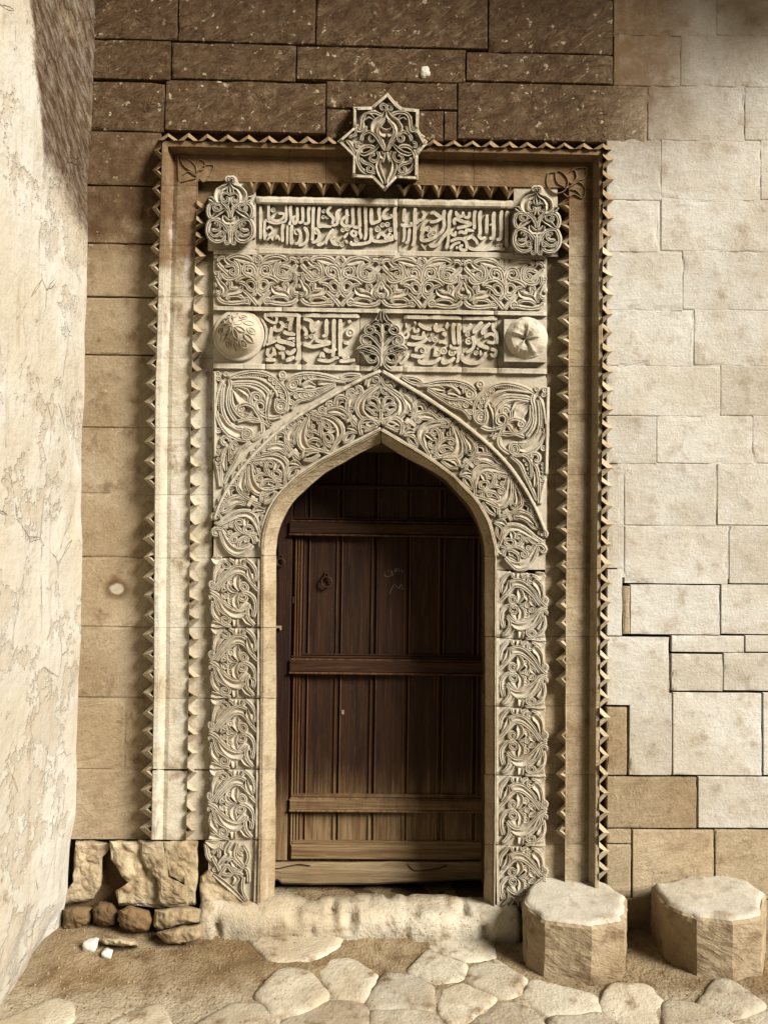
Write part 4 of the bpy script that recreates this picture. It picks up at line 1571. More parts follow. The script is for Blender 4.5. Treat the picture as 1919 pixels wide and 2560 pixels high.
def jamb_block(side, y0, y1, mot, ay0, ay1, worn, seed):
    """y0,y1: the block's joints on the left jamb; ay0, ay1: the motif's own limits"""
    yy = np.linspace(y0 + 1, y1 - 1, 10)
    xl, xr = Lc['e'](yy) + 1, jl_out(yy) - 0.5
    t = np.linspace(0, 1, 8)[:, None]
    g = np.stack([xl[None] * (1 - t) + xr[None] * t, yy[None] + 0 * t], -1)
    if side == 'R':
        g = mir(g.reshape(-1, 2)).reshape(g.shape)[::-1]
    o = plate(g, FLOOR, 'jamb_block', seed=seed)
    mb = MB()

    def tf(q):
        q = q.copy()
        q[:, 1] = y0 + (q[:, 1] - ay0) * (y1 - y0) / (ay1 - ay0)
        q[:, 0] = q[:, 0] + (Lc['e'](q[:, 1]) - Lc['e'](1660)) * 0.8
        return mir(q) if side == 'R' else q
    mot.draw(mb, FLOOR, HR + .002, tf, worn=worn)
    n = 6
    fil = [(float(jl_out(a)) - 4.0, a) for a in np.linspace(y0 + 1.5, y1 - 1.5, n)]
    fil = np.array(fil)
    rib(mb, mir(fil) if side == 'R' else fil, [3.6, 3.6], 'F', FLOOR, HR, step=6)
    relief(o, mb)
    return o


jl = [1395, 1569, 1746, 1923, 2100]
for side in 'LR':
    for i, (a, b) in enumerate(zip(jl[:-1], jl[1:])):
        jamb_block(side, a, b, J, 1573, 1746, (0.12, 0.12, 0.18, 0.22)[i] + (0.12 if side == 'R' else 0), 200 + i)
    jamb_block(side, 2100, 2262, JB if side == 'L' else J, 2102 if side == 'L' else 1573, 2262 if side == 'L' else 1746, 0.3, 210)

# ------------------------------------------------------------------ arch: ridge, archivolt, spandrels
ridgeL = [(952, 927), (903, 947), (811, 1000), (735, 1046), (677, 1092), (637, 1133), (602, 1173), (573, 1214), (550, 1254), (535, 1300)]
ridgeR = [(954, 927), (1054, 987), (1146, 1049), (1220, 1110), (1269, 1159), (1312, 1221), (1342, 1276), (1362, 1328)]
outL_full = [(952, 1071)] + out_left[1:]
outR_full = [(952, 1073)] + out_right[1:]
archL = plate(between(ridgeL + [(535, 1340), (534, 1393)], outL_full + [(652.6, 1393)], 40), FLOOR + .006, 'archivolt_block', seed=301, label='left half of the carved pointed arch band')
archR = plate(between(ridgeR + [(1363, 1370), (1362, 1424)], outR_full + [(1240, 1424)], 40)[:, ::-1], FLOOR + .006, 'archivolt_block', seed=303, label='right half of the carved pointed arch band')

# palmette ("heart") and fan of the arch band, traced on the left haunch
H = Motif(600, 1010, .15682)
H.S(2.6, (130, 870), (300, 840), (480, 800), (640, 830), (740, 920), (750, 1040), (720, 1180), (715, 1340))
H.B(2.0, (160, 900), (420, 880), (570, 890), (660, 960), (700, 1060), (705, 1200))
H.L([2, 5, 7, 6, 3], (300, 862), (500, 842), (650, 890), (725, 1000), (728, 1120))
H.S(2.8, (110, 1000), (60, 1010), (40, 960), (100, 920), (170, 940), (210, 990))
H.S(2.8, (150, 960), (135, 1100), (140, 1250), (200, 1380), (310, 1450), (430, 1420), (550, 1370))
H.B(2.2, (190, 960), (200, 1100), (240, 1240), (310, 1330), (400, 1370), (550, 1365))
H.L([3, 5, 7, 7, 3], (165, 1000), (170, 1150), (200, 1280), (280, 1380), (400, 1400))
H.S(2.6, (580, 1370), (590, 1260), (540, 1180), (460, 1130), (360, 1120), (270, 1150), (260, 1200), (310, 1220), (340, 1180), (300, 1170))
H.S(2.6, (690, 1240), (590, 1210), (530, 1150), (520, 1080), (570, 1060), (640, 1100), (640, 1160), (590, 1170), (580, 1130))
H.L([3, 6, 1], (545, 1080), (590, 980), (655, 930))
H.S(2.6, (500, 1160), (440, 1060), (430, 960), (470, 910), (530, 940), (530, 990), (480, 990), (470, 960))
H.S(2.4, (440, 1120), (400, 1040), (410, 950), (370, 910), (330, 960), (380, 990)).D(4, (365, 955))
H.S(2.2, (210, 900), (250, 950), (330, 930), (380, 910)).D(5, (290, 1060)).L([2, 4, 2], (220, 980), (250, 1060), (270, 1120))
H.S(2.6, (560, 1260), (500, 1220), (400, 1230), (340, 1290), (330, 1340)).D(6, (490, 1262)).L([2, 4, 2], (350, 1330), (440, 1315), (520, 1320))
H.S(2.4, (620, 1250), (630, 1340)).B(2.2, (600, 1342), (720, 1337))

FN = Motif(600, 1010, .15682)
FN.S(2.6, (900, 930), (850, 830), (760, 700), (700, 640), (560, 620), (450, 640), (370, 720), (320, 740), (280, 700), (330, 660), (370, 700))
FN.S(2.4, (330, 770), (420, 780), (540, 740), (640, 740), (720, 790), (740, 740), (690, 720), (660, 750))
FN.L([3, 6, 6, 3], (420, 720), (540, 680), (640, 690), (740, 740))
FN.S(2.6, (960, 890), (840, 770), (760, 660), (720, 560), (750, 460), (850, 360), (930, 300), (930, 250), (880, 230), (860, 270), (890, 290))
FN.S(2.4, (870, 660), (880, 500), (950, 330), (940, 260)).S(2.2, (860, 650), (800, 660), (780, 610), (820, 590), (850, 620))
FN.L([3, 6, 6, 3], (790, 600), (800, 490), (860, 400), (910, 330))
FN.S(3, (530, 600), (530, 500), (580, 440), (680, 440), (730, 490), (700, 560)).L([3, 5, 2], (580, 590), (600, 510), (680, 510))
FN.S(2.8, (380, 640), (400, 570), (460, 560), (510, 610)).S(2.8, (710, 440), (720, 340), (780, 300), (850, 340), (840, 380)).D(5, (785, 370), (450, 620))
FN.S(2.6, (190, 830), (190, 770), (250, 750), (300, 800), (270, 840)).D(3.5, (240, 815))
FN.F([5, 5], (750, 850), (905, 725)).F([5, 5], (850, 740), (935, 815))
FN.L([2, 6, 1], (780, 950), (880, 930), (990, 1000)).S(2.5, (740, 1190), (790, 1060), (870, 1010), (980, 1000)).S(2.5, (750, 1210), (870, 1140), (910, 1040))
FN.S(3, (970, 870), (1020, 760), (1120, 720), (1270, 740), (1420, 770)).S(2.4, (1000, 890), (1130, 890), (1270, 800)).L([3, 8, 4], (1000, 850), (1060, 770), (1180, 750))

AP = Motif(800, 920, .18094)
AP.S(3, (825, 170), (790, 240), (640, 340), (540, 430), (500, 540), (530, 640), (600, 720))
AP.B(2.4, (820, 260), (700, 350), (610, 450), (590, 560), (640, 650), (760, 740)).L([3, 6, 7, 7, 4], (760, 270), (620, 370), (550, 470), (545, 570), (590, 670))
AP.S(3, (800, 220), (830, 170), (800, 110), (720, 110), (650, 170), (630, 250)).S(2.2, (790, 180), (750, 190), (735, 155), (770, 130), (800, 150)).L([2, 6, 3], (660, 280), (700, 210), (770, 230))
AP.S(2.4, (838, 240), (820, 330), (750, 370)).D(6, (768, 375)).S(2.4, (830, 560), (790, 440), (720, 410), (670, 440), (690, 490), (720, 470))
AP.S(2.4, (830, 600), (780, 540), (700, 500), (620, 530)).S(2.2, (620, 540), (700, 600), (740, 650)).S(2.2, (800, 650), (740, 640), (740, 590), (790, 580), (800, 620))
AP.S(2.6, (838, 560), (835, 700), (790, 790)).S(3.2, (800, 790), (720, 710), (620, 700), (550, 770), (550, 860), (570, 930))
AP.S(2.4, (600, 880), (700, 830), (790, 790)).B(2, (620, 780), (700, 740), (760, 770), (700, 810), (620, 780))
AP.L([1, 7, 2], (839, 400), (839, 450), (839, 510)).L([2, 7, 1], (840, 50), (840, 85), (840, 120))
AP.mirror(840)

hb2, ht2 = (708, 1214), (620, 1146)
hearts = [((648, 1344), (540, 1313)), ((708, 1214), (620, 1146)), ((823, 1129), (771, 1027))]
fb, ft = (741, 1151), (697, 1087)
fans = [((644, 1266), (577, 1223)), ((741, 1151), (697, 1087)), ((885, 1065), (852, 1000))]
mbL, mbR = MB(), MB()
for b, t in hearts:
    f = sim(hb2, ht2, b, t)
    H.draw(mbL, FLOOR, HR, f)
    H.draw(mbR, FLOOR, HR, chain(f, mir))
for b, t in fans:
    f = sim(fb, ft, b, t)
    FN.draw(mbL, FLOOR, HR, f)
    FN.draw(mbR, FLOOR, HR, chain(f, mir))
AP.draw(mbL, FLOOR, HR + .002)
# little beading tucked under the ridge
for ln, mb, sgn in ((ridgeL, mbL, 1), (ridgeR, mbR, -1)):
    q = resamp(ln, 70)
    t = np.gradient(q, axis=0)
    n = np.stack([-t[:, 1], t[:, 0]], 1)
    n /= np.linalg.norm(n, axis=1, keepdims=True)
    n *= np.where(n[:, 1:] < 0, -1, 1)
    for i in range(3, 68):
        knob(mb, q[i] + n[i] * 9, 2.2, FLOOR, HR * .6, n=7)
relief(archL, mbL)
relief(archR, mbR)
# fillet at the inner edge of the band
for o, ln in ((archL, out_left), (archR, out_right)):
    mb = MB()
    q = resamp(ln, 60)
    t = np.gradient(q, axis=0)
    n = np.stack([-t[:, 1], t[:, 0]], 1)
    n /= np.linalg.norm(n, axis=1, keepdims=True)
    n *= np.where(n[:, 1:] > 0, -1, 1)
    rib(mb, q + n * 3.0, [2.6, 2.6], 'F', FLOOR, HR, step=5)
    relief(o, mb, 'fillet')

spanL = plate(between([(952, 921), (533, 921), (533, 1300)], list(ridgeL), 60), FLOOR, 'spandrel_panel', seed=311, label='left spandrel with a large ribbed leaf')
spanR = plate(between([(954, 922), (1366, 930), (1366, 1330)], list(ridgeR), 60)[:, ::-1], FLOOR, 'spandrel_panel', seed=313, label='right spandrel with a large ribbed leaf')
SP = Motif(530, 920, .1387)
SP.S(3, (300, 190), (450, 120), (650, 75), (850, 75), (1030, 130), (1180, 240), (1300, 360), (1360, 500), (1360, 680), (1330, 790))
SP.B(2.4, (330, 180), (600, 170), (800, 180), (960, 250), (1080, 340), (1150, 430), (1180, 530))
SP.D(5.5, (1055, 200), (1125, 262), (1185, 335), (1232, 412), (1265, 500)).D(2.6, *[(480 + 45 * i, 142 - 14 * math.sin(i / 11 * 3.1)) for i in range(12)])
SP.S(3, (1180, 540), (1150, 620), (1150, 720), (1200, 790), (1280, 790), (1340, 720), (1330, 620), (1260, 580), (1190, 610)).D(8, (1240, 690))
SP.S(3.4, (340, 280), (520, 265), (720, 270), (860, 310), (980, 400), (1050, 500)).B(2.4, (380, 330), (600, 320), (780, 370), (900, 460), (970, 580), (980, 700))
SP.S(3.4, (310, 200), (330, 300), (300, 400), (280, 560), (290, 700), (340, 830), (430, 960)).S(3, (350, 380), (350, 600), (400, 740), (480, 840), (600, 910), (760, 920), (860, 940))
SP.B(2.4, (200, 220), (130, 380), (90, 560), (70, 700)).S(3, (220, 280), (190, 420), (180, 600), (190, 760), (240, 900), (330, 1020), (450, 1090), (570, 1100))
SP.S(3, (80, 760), (110, 920), (190, 1080), (300, 1200), (430, 1270), (560, 1310), (680, 1300)).L([3, 8, 9, 8, 4], (120, 830), (200, 980), (320, 1100), (450, 1180), (540, 1190))
SP.D(2.4, *[(135 + 4 * (i % 2), 430 + 40 * i) for i in range(9)])
SP.S(3, (570, 1100), (660, 1110), (710, 1170), (690, 1260), (610, 1280), (560, 1230), (570, 1150), (630, 1140)).D(5, (630, 1195))
SP.S(3.4, (900, 1180), (920, 1050), (870, 900), (800, 790), (740, 700), (620, 650), (500, 680), (450, 740), (480, 800), (560, 800)).D(7, (525, 735))
SP.S(3.4, (980, 870), (860, 820), (790, 720), (790, 640), (860, 600), (940, 650), (950, 740), (890, 780), (860, 740))
SP.S(3, (720, 690), (700, 570), (740, 480), (820, 460), (880, 520), (860, 590)).D(7, (808, 530))
SP.L([1, 9, 13, 2], (370, 370), (480, 480), (570, 570), (650, 650)).L([1, 7, 3], (420, 340), (600, 420), (680, 520))
SP.S(3, (800, 790), (740, 790), (700, 850), (640, 900), (600, 840)).L([3, 6, 3], (590, 830), (680, 880), (770, 900))
SP.L([4, 6, 4, 3, 3, 2], (1100, 420), (1050, 480), (1010, 600), (990, 800), (1010, 960), (1090, 1020))
SP.S(3.4, (860, 820), (960, 870), (1100, 900), (1250, 860)).S(3, (450, 970), (600, 930), (760, 960), (880, 960), (990, 1010), (1020, 1080))
SP.S(3.4, (700, 1300), (840, 1220), (910, 1130), (895, 1000))
SP.S(2.8, (330, 1340), (300, 1260), (220, 1250), (180, 1320), (220, 1380), (270, 1350)).D(6, (110, 1130), (100, 110)).D(5, (250, 110), (125, 195))
SP.D(3.4, (120, 1420), (115, 1490), (110, 1560), (110, 1640), (115, 1720), (125, 1800)).S(2.5, (300, 1400), (220, 1520), (180, 1700), (165, 1900), (160, 2150))
SP.S(2.5, (640, 1320), (450, 1300), (350, 1380), (320, 1500), (310, 1700)).S(2.5, (700, 1330), (520, 1480), (420, 1680), (300, 1900), (200, 2100)).D(4, (440, 1380), (400, 1450), (370, 1530), (350, 1610), (340, 1690))
SP.B(2.0, (60, 1680), (110, 1900), (140, 2150)).B(2.2, (52, 60), (52, 700), (52, 1600)).L([2, 5, 2], (250, 1560), (230, 1720), (250, 1860))
SQ = Motif(520, 900, .2654)
SQ.S(2.8, (740, 200), (820, 150), (950, 130), (1100, 150), (1220, 185), (1330, 190), (1440, 140)).B(2.2, (880, 250), (960, 190), (1060, 180), (1200, 200), (1300, 212))
SQ.D(5, (870, 172), (917, 163), (960, 157), (1000, 157)).D(2.4, *[(1035 + 22 * i, 160 + 3.2 * i) for i in range(9)])
SQ.S(3, (850, 240), (850, 190), (790, 190), (750, 240), (790, 280), (840, 270)).D(8, (800, 235), (700, 140)).D(4, (692, 176))
SQ.S(2.8, (760, 330), (850, 290), (960, 295), (1080, 270), (1200, 215)).D(6, (832, 340), (880, 333), (925, 325), (968, 320)).D(2.6, *[(1005 + 22 * i, 312 - 11 * i) for i in range(9)])
SQ.L([3, 7, 3], (890, 260), (950, 232), (1010, 250)).L([3, 6, 2], (1030, 222), (1090, 212), (1180, 212))
SQ.S(2.5, (780, 470), (850, 390), (960, 360), (1060, 310), (1200, 232)).S(2.4, (1240, 175), (1310, 142), (1420, 140)).D(6, (785, 400))
for o, f in ((spanL, None), (spanR, mir)):
    mb = MB()
    SP.draw(mb, FLOOR, HR, f)
    SQ.draw(mb, FLOOR, HR, f)
    rl = np.array(ridgeL)
    relief(o, mb)
for ln in (ridgeL, ridgeR):
    mb = MB()
    rib(mb, resamp(ln, 26), [5.5] * 2 + [5] * 2 + [3.5], 'B', FLOOR, HR + .012, step=4)
    mb.build('arch_ridge', M['carved'], portal)

# ------------------------------------------------------------------ arabesque band
BD = Motif(740, 620, .1327)
BD.S(3.3, (842, 1105), (740, 980), (640, 880), (575, 830))
BD.S(3.4, (840, 640), (830, 520), (800, 400), (720, 340), (620, 350), (580, 440), (620, 520), (700, 540), (760, 500), (760, 430), (700, 390), (670, 430), (690, 450))
BD.S(3.8, (740, 930), (820, 850), (845, 740), (820, 640), (720, 560), (600, 560), (490, 610), (430, 680))
BD.S(2.8, (640, 720), (680, 650), (760, 650), (810, 720), (800, 800), (740, 830), (680, 800), (640, 740), (560, 690), (480, 680))
BD.S(3.2, (840, 380), (760, 290), (640, 200), (480, 165), (340, 200), (270, 250)).L([2, 5, 5, 2], (780, 310), (640, 262), (500, 232), (380, 220)).B(2, (740, 315), (600, 315), (480, 272))
BD.L([1, 4, 5, 3], (260, 150), (240, 240), (300, 310), (400, 360), (480, 440)).S(3.4, (400, 250), (480, 320), (510, 440), (490, 540), (400, 600), (290, 620), (210, 580), (180, 500))
BD.S(3.4, (90, 320), (140, 390), (240, 480), (340, 580)).S(2.8, (220, 400), (300, 370), (400, 360), (440, 430), (430, 510), (370, 530), (330, 480), (370, 440), (400, 470))
BD.L([2, 5, 5, 3], (60, 560), (130, 690), (220, 790), (220, 880), (160, 950)).B(2, (75, 600), (130, 740), (170, 840))
BD.B(1.8, (55, 680), (60, 790)).B(1.8, (85, 700), (80, 790)).S(2.6, (50, 860), (110, 880), (160, 830)).S(2.4, (50, 910), (140, 920))
BD.L([2, 6, 7, 1], (180, 960), (300, 880), (440, 850), (530, 800), (562, 715)).S(2.4, (300, 740), (270, 700), (310, 660), (340, 700), (330, 790), (420, 800), (490, 780))
BD.S(3.3, (80, 960), (170, 1050), (320, 1080), (480, 1070), (600, 1050), (680, 1060), (700, 1010), (650, 980), (610, 1010), (640, 1040))
BD.S(2.8, (240, 1010), (300, 950), (420, 930), (530, 950), (570, 1000)).S(2.2, (340, 980), (290, 965), (268, 1000), (310, 1012))
BD.S(2.8, (770, 270), (800, 200), (845, 178)).D(4.5, (845, 275)).S(2.8, (90, 310), (120, 240), (200, 220), (240, 270)).D(3, (60, 200))
BD.S(2.4, (130, 460), (120, 560), (160, 640)).D(4, (60, 510))
BD.mirror(845)
cuts = [533, 706, 953, 1235, 1367]
vb = [643, 851, 1054, 1259]
bandy = lambda x: 644 + (x - 533) * 0.017
for i, (a, b) in enumerate(zip(cuts[:-1], cuts[1:])):
    o = plate(quad(a + .8, 622 + (a - 533) * .017, b - .8, 776 + (a - 533) * .017, .017), FLOOR, 'band_block', seed=320 + i)
    mb = MB()
    bar(mb, a + 1, 623 + (a - 533) * .017, b - 1, 636 + (a - 533) * .017, FLOOR, HR - .008, 'F', .017)
    relief(o, mb, 'fillet')
    mb = MB()
    bar(mb, a + 1, 765 + (a - 533) * .017, b - 1, 776 + (a - 533) * .017, FLOOR, HR + .006, 'F', .017)
    relief(o, mb, 'fillet')
    if i == 0:
        band0 = o
    for v in vb:
        if a < v < b or (i == 3 and v == 1259):
            mb = MB()
            f = lambda q, v=v: np.stack([v + (q[:, 0] - 852.1) * 0.985, q[:, 1] + (v - 851 + q[:, 0] - 852.1) * 0.017 - 0.0], 1)
            BD.draw(mb, FLOOR, HR, f)
            relief(o, mb)

# ------------------------------------------------------------------ upper inscription
IA = Motif(630, 490, .1327)
for w, l in [(3, [(55, 90), (50, 810)]), (4, [(160, 170), (160, 840)]), (3.5, [(315, 130), (310, 390), (330, 470)]), (3.5, [(640, 150), (640, 440), (560, 500), (400, 510), (240, 440)]),
             (3.5, [(480, 330), (600, 340), (580, 420), (480, 470), (370, 440), (420, 370)]), (3.5, [(240, 460), (230, 640), (240, 840)]), (3, [(270, 640), (330, 580), (390, 660), (300, 760)]),
             (3, [(270, 850), (350, 770), (400, 850)]), (3, [(440, 830), (480, 750), (530, 850)]), (4, [(590, 520), (570, 600), (575, 880)]), (3.5, [(670, 540), (660, 930)]),
             (4.2, [(740, 160), (720, 250), (730, 450), (690, 560)]), (4.2, [(760, 530), (740, 640), (740, 930)]), (4, [(850, 210), (850, 450), (800, 520), (770, 420), (830, 370)]),
             (4, [(950, 190), (950, 470), (860, 500)]), (4.2, [(1090, 170), (1060, 300), (1060, 500), (960, 520)]), (4.2, [(1170, 190), (1150, 300), (1140, 750), (1120, 850)]),
             (4, [(850, 620), (910, 700), (900, 820), (860, 890), (790, 900)]), (4.2, [(980, 580), (1040, 700), (1030, 840), (960, 910), (860, 930)]),
             (4, [(1110, 860), (1180, 870), (1250, 800), (1260, 700), (1210, 610), (1180, 680), (1240, 720)]), (4, [(1270, 190), (1260, 300), (1250, 560), (1350, 570), (1500, 580)]),
             (4, [(1500, 180), (1420, 280), (1460, 350), (1530, 430), (1500, 540)]), (4.2, [(1530, 620), (1440, 740), (1380, 860), (1270, 920), (1210, 900)]), (4, [(1400, 850), (1390, 930)]),
             (4, [(1560, 770), (1490, 810), (1530, 890), (1600, 930)]), (4, [(1650, 250), (1590, 330), (1600, 520), (1480, 560)])]:
    IA.F(w, *l)
IA.D(5, (395, 265)).D(6.5, (845, 680)).D(4, (1350, 290), (1340, 400), (1420, 400))
IB = Motif(840, 490, .1327)
for w, l in [(4, [(100, 220), (30, 330), (40, 480)]), (4, [(200, 240), (200, 420), (190, 540)]), (4.3, [(330, 190), (310, 280), (310, 540), (200, 570), (110, 530), (120, 440), (240, 350)]),
             (4.3, [(460, 190), (430, 280), (440, 480), (430, 590), (300, 580)]), (4.3, [(570, 190), (550, 280), (560, 700), (530, 840)]), (4.3, [(660, 210), (660, 500), (740, 500), (820, 450), (800, 300), (820, 200)]),
             (4.5, [(650, 600), (650, 820), (560, 890), (300, 910), (290, 850)]), (4, [(1020, 200), (900, 310), (900, 420), (1030, 400), (1030, 340)]), (4.2, [(760, 820), (830, 720), (920, 760), (930, 850)]),
             (4.2, [(660, 840), (840, 860), (1080, 820)]), (4, [(1020, 690), (970, 770), (1050, 790), (1060, 720)]), (4.6, [(1130, 190), (1100, 300), (1110, 700), (1130, 840)])]:
    IB.F(w, *l)
IB.D(5, (870, 550), (960, 540), (1025, 640), (130, 640), (210, 620), (380, 830), (30, 900), (110, 920)).D(6, (780, 630))
IB.F(4, (330, 640), (280, 700), (340, 760), (380, 700), (330, 650)).F(4, (460, 610), (440, 680), (470, 760), (450, 820)).F(4, (220, 700), (170, 760), (140, 800)).F(4.5, (180, 830), (210, 900))
IB2 = Motif(840, 490, .1327)
IB2.F(4.3, (1290, 230), (1275, 330), (1270, 500)).F(4.3, (1220, 520), (1260, 560), (1400, 560), (1410, 490)).F(4, (1280, 580), (1280, 780), (1250, 880)).F(4.3, (1380, 600), (1370, 720), (1350, 850), (1290, 900)).F(4.6, (1510, 220), (1480, 300), (1470, 800), (1430, 960))
IC = Motif(1050, 500, .14475)
for w, l in [(4.3, [(20, 190), (70, 240), (40, 330), (-40, 370), (-60, 430)]), (4.6, [(420, 170), (400, 260), (410, 440), (380, 530), (320, 590), (180, 680), (30, 700), (20, 620), (60, 520), (150, 470)]),
             (4.6, [(540, 170), (500, 260), (495, 450), (470, 540), (380, 660), (300, 770), (200, 800), (150, 760)]), (4, [(480, 560), (480, 700), (440, 860)]), (4.6, [(160, 240), (230, 220), (300, 270), (360, 310), (270, 370), (150, 380)]),
             (4, [(120, 350), (50, 430), (10, 560)]), (4.3, [(610, 190), (640, 270), (720, 280), (740, 200)]), (4.3, [(740, 290), (830, 300), (850, 200)]), (4.6, [(600, 440), (580, 360), (620, 330), (720, 370), (860, 410), (800, 450), (620, 490)]),
             (4.3, [(560, 500), (520, 560), (590, 610), (610, 540)]), (4.3, [(650, 590), (700, 550), (780, 570), (800, 500), (820, 520), (930, 530)]), (4.6, [(960, 170), (930, 260), (930, 520)]),
             (4.6, [(1050, 180), (1020, 280), (1030, 560), (1010, 620), (1060, 670), (1120, 640)]), (4.6, [(1150, 250), (1140, 600)]), (5, [(1280, 200), (1260, 300), (1260, 620), (1180, 670)]), (3, [(1190, 450), (1210, 430), (1235, 408)]),
             (4.6, [(1410, 180), (1390, 280), (1390, 640), (1300, 690)]), (4.8, [(1510, 190), (1490, 300), (1490, 820)]), (4.2, [(790, 690), (880, 640), (960, 700), (990, 780)]), (4.6, [(820, 810), (900, 850), (1100, 860), (1300, 840), (1470, 850)]),
             (4.3, [(510, 720), (640, 670), (760, 690), (800, 780), (790, 860), (710, 860), (690, 800), (740, 780)]), (4, [(510, 860), (580, 770), (690, 730)]), (4, [(620, 860), (640, 800)]), (3, [(20, 760), (100, 870)])]:
    IC.F(w, *l)
IC.D(6, (130, 500)).D(5, (160, 610), (235, 570)).D(3, (1330, 790), (1400, 780))
for a, b, mots, lab in ((640, 994, (IA, IB), 'left half of the upper inscription'), (996, 1283, (IB2, IC), 'right half of the upper inscription')):
    dy = (a - 640) * .018
    o = plate(quad(a, 496 + dy, b, 636 + dy, .018), FLOOR + .004, 'inscription_block', seed=340 + a, label=lab)
    mb = MB()
    for m in mots:
        m.draw(mb, FLOOR + .004, HR, None)
    relief(o, mb, 'lettering')
    mb = MB()
    bar(mb, a, 490 + dy, b, 511 + dy, FLOOR, HR + .010, 'B', .018)
    relief(o, mb, 'roll_moulding')
    mb = MB()
    bar(mb, a, 620 + dy, b, 634 + dy, FLOOR, HR - .004, 'F', .018)
    relief(o, mb, 'fillet')

# ------------------------------------------------------------------ lower inscriptions, either side of the finial
ID = Motif(650, 770, .14475)
for w, l in [(3, [(20, 180), (100, 330), (110, 500), (60, 680)]), (3.5, [(90, 80), (100, 180), (250, 260), (290, 180), (240, 90)]), (4, [(200, 130), (230, 170)]), (5, [(330, 110), (490, 150), (480, 240)]),
             (4.5, [(330, 230), (390, 290), (350, 380), (260, 380), (250, 300)]), (5, [(570, 120), (540, 220), (510, 340), (520, 400)]), (5, [(670, 130), (660, 250), (660, 620), (670, 750), (620, 920)]), (5, [(200, 330), (180, 480), (150, 600)]),
             (5, [(390, 400), (470, 440), (610, 460)]), (6, [(320, 490), (330, 570), (470, 600), (600, 650)]), (4, [(450, 540), (600, 520)]), (4, [(90, 640), (220, 590), (290, 560)]), (6, [(270, 620), (330, 680), (430, 710)]),
             (5, [(440, 740), (520, 790), (620, 700)]), (4.5, [(130, 700), (130, 800), (180, 830), (240, 770), (230, 680)]), (3.5, [(260, 760), (270, 840)]), (4.5, [(310, 790), (390, 790), (400, 900)]), (6, [(80, 890), (270, 900)]), (6, [(430, 920), (600, 850)]),
             (5, [(740, 180), (880, 230), (880, 330), (920, 430)]), (5, [(1020, 220), (930, 340), (950, 420)]), (4.5, [(740, 330), (800, 420), (760, 490)]), (5, [(740, 620), (900, 670), (1080, 640), (1220, 610)]), (4.5, [(940, 560), (1100, 590), (1230, 590)]),
             (5, [(1150, 190), (1140, 300), (1140, 460), (1060, 490)]), (5, [(1280, 190), (1270, 300), (1270, 680), (1250, 860)]), (5, [(1390, 190), (1380, 300), (1380, 850)]), (5, [(1090, 700), (1200, 750), (1320, 710)]), (4, [(1030, 870), (1070, 780), (1110, 870)]),
             (4.5, [(980, 890), (1180, 920), (1290, 870), (1360, 860)]), (5, [(1360, 900), (1430, 920), (1640, 900)]), (4, [(1420, 800), (1450, 860), (1540, 850)]), (6, [(1530, 210), (1560, 270)]), (5, [(1430, 590), (1530, 620)]), (4, [(740, 860), (830, 930)])]:
    ID.F(w, *l)
ID.D(5, (450, 310), (600, 555), (800, 490), (890, 490)).D(9, (1550, 430))
IE = Motif(990, 780, .16285)
for w, l in [(3, [(150, 170), (160, 260)]), (3.5, [(100, 330), (90, 370), (150, 400), (190, 350), (170, 310)]), (4, [(280, 140), (300, 190)]), (4, [(270, 240), (290, 300), (340, 290), (330, 240)]), (4.5, [(340, 170), (400, 230), (480, 260), (540, 270)]),
             (5, [(220, 370), (300, 400), (400, 390), (420, 300)]), (5, [(150, 490), (300, 500), (420, 450), (470, 400)]), (4.5, [(620, 170), (590, 240), (620, 290), (700, 270), (750, 290)]), (4, [(790, 160), (770, 220), (780, 270)]),
             (5, [(890, 170), (870, 230), (880, 420), (900, 510)]), (5, [(970, 180), (955, 240), (960, 510)]), (5, [(690, 340), (740, 340), (760, 390)]), (4, [(640, 470), (700, 460), (780, 490)]), (5, [(310, 620), (310, 560), (380, 520), (450, 560), (440, 650), (360, 690), (210, 660)]),
             (4, [(500, 530), (490, 600), (440, 660)]), (4, [(560, 560), (600, 550), (590, 650), (570, 690)]), (5, [(340, 720), (380, 780), (560, 780), (680, 700)]), (5, [(710, 720), (720, 780), (820, 760), (900, 700)]), (4.5, [(830, 500), (850, 550), (940, 560)]),
             (4.5, [(950, 620), (950, 720), (920, 790)]), (4.5, [(60, 760), (70, 790), (130, 740), (190, 640)]), (5, [(1150, 180), (1100, 250), (1050, 270), (1050, 330)]), (5, [(1320, 150), (1200, 270), (1200, 340)]), (5, [(1440, 170), (1330, 280), (1330, 360)]),
             (4, [(1470, 170), (1490, 270), (1540, 340), (1550, 500)]), (4.5, [(1160, 370), (1190, 460), (1170, 560), (1060, 630)]), (4.5, [(1340, 400), (1440, 340), (1520, 380), (1500, 470), (1380, 460)]), (5.5, [(1250, 480), (1280, 510), (1420, 560)]),
             (4, [(1240, 540), (1260, 580)]), (4, [(1290, 590), (1300, 690)]), (5, [(1010, 640), (1020, 730), (1100, 780), (1250, 780), (1340, 700), (1370, 620)]), (4.5, [(1440, 640), (1500, 680), (1530, 600), (1440, 570)])]:
    IE.F(w, *l)
IE.D(5, (400, 595), (1090, 345), (1220, 630), (520, 420), (590, 430)).D(4, (550, 350)).D(7.5, (620, 635), (720, 600), (850, 625), (1110, 450))
GL = -.034
frieze = [(533, 664, None, None, 'square block carrying the carved dome boss'), (664, 755, ID, (0, 755), 'block with the left end of the lower inscription'), (755, 900, ID, (755, 2000), 'block with the lower inscription left of the finial'),
          (900, 1008, None, None, None), (1008, 1155, IE, (0, 1155), 'block with the lower inscription right of the finial'), (1155, 1243, IE, (1155, 2000), 'block with the right end of the lower inscription'), (1243, 1367, None, None, 'square block carrying the worn boss')]
fz = {}
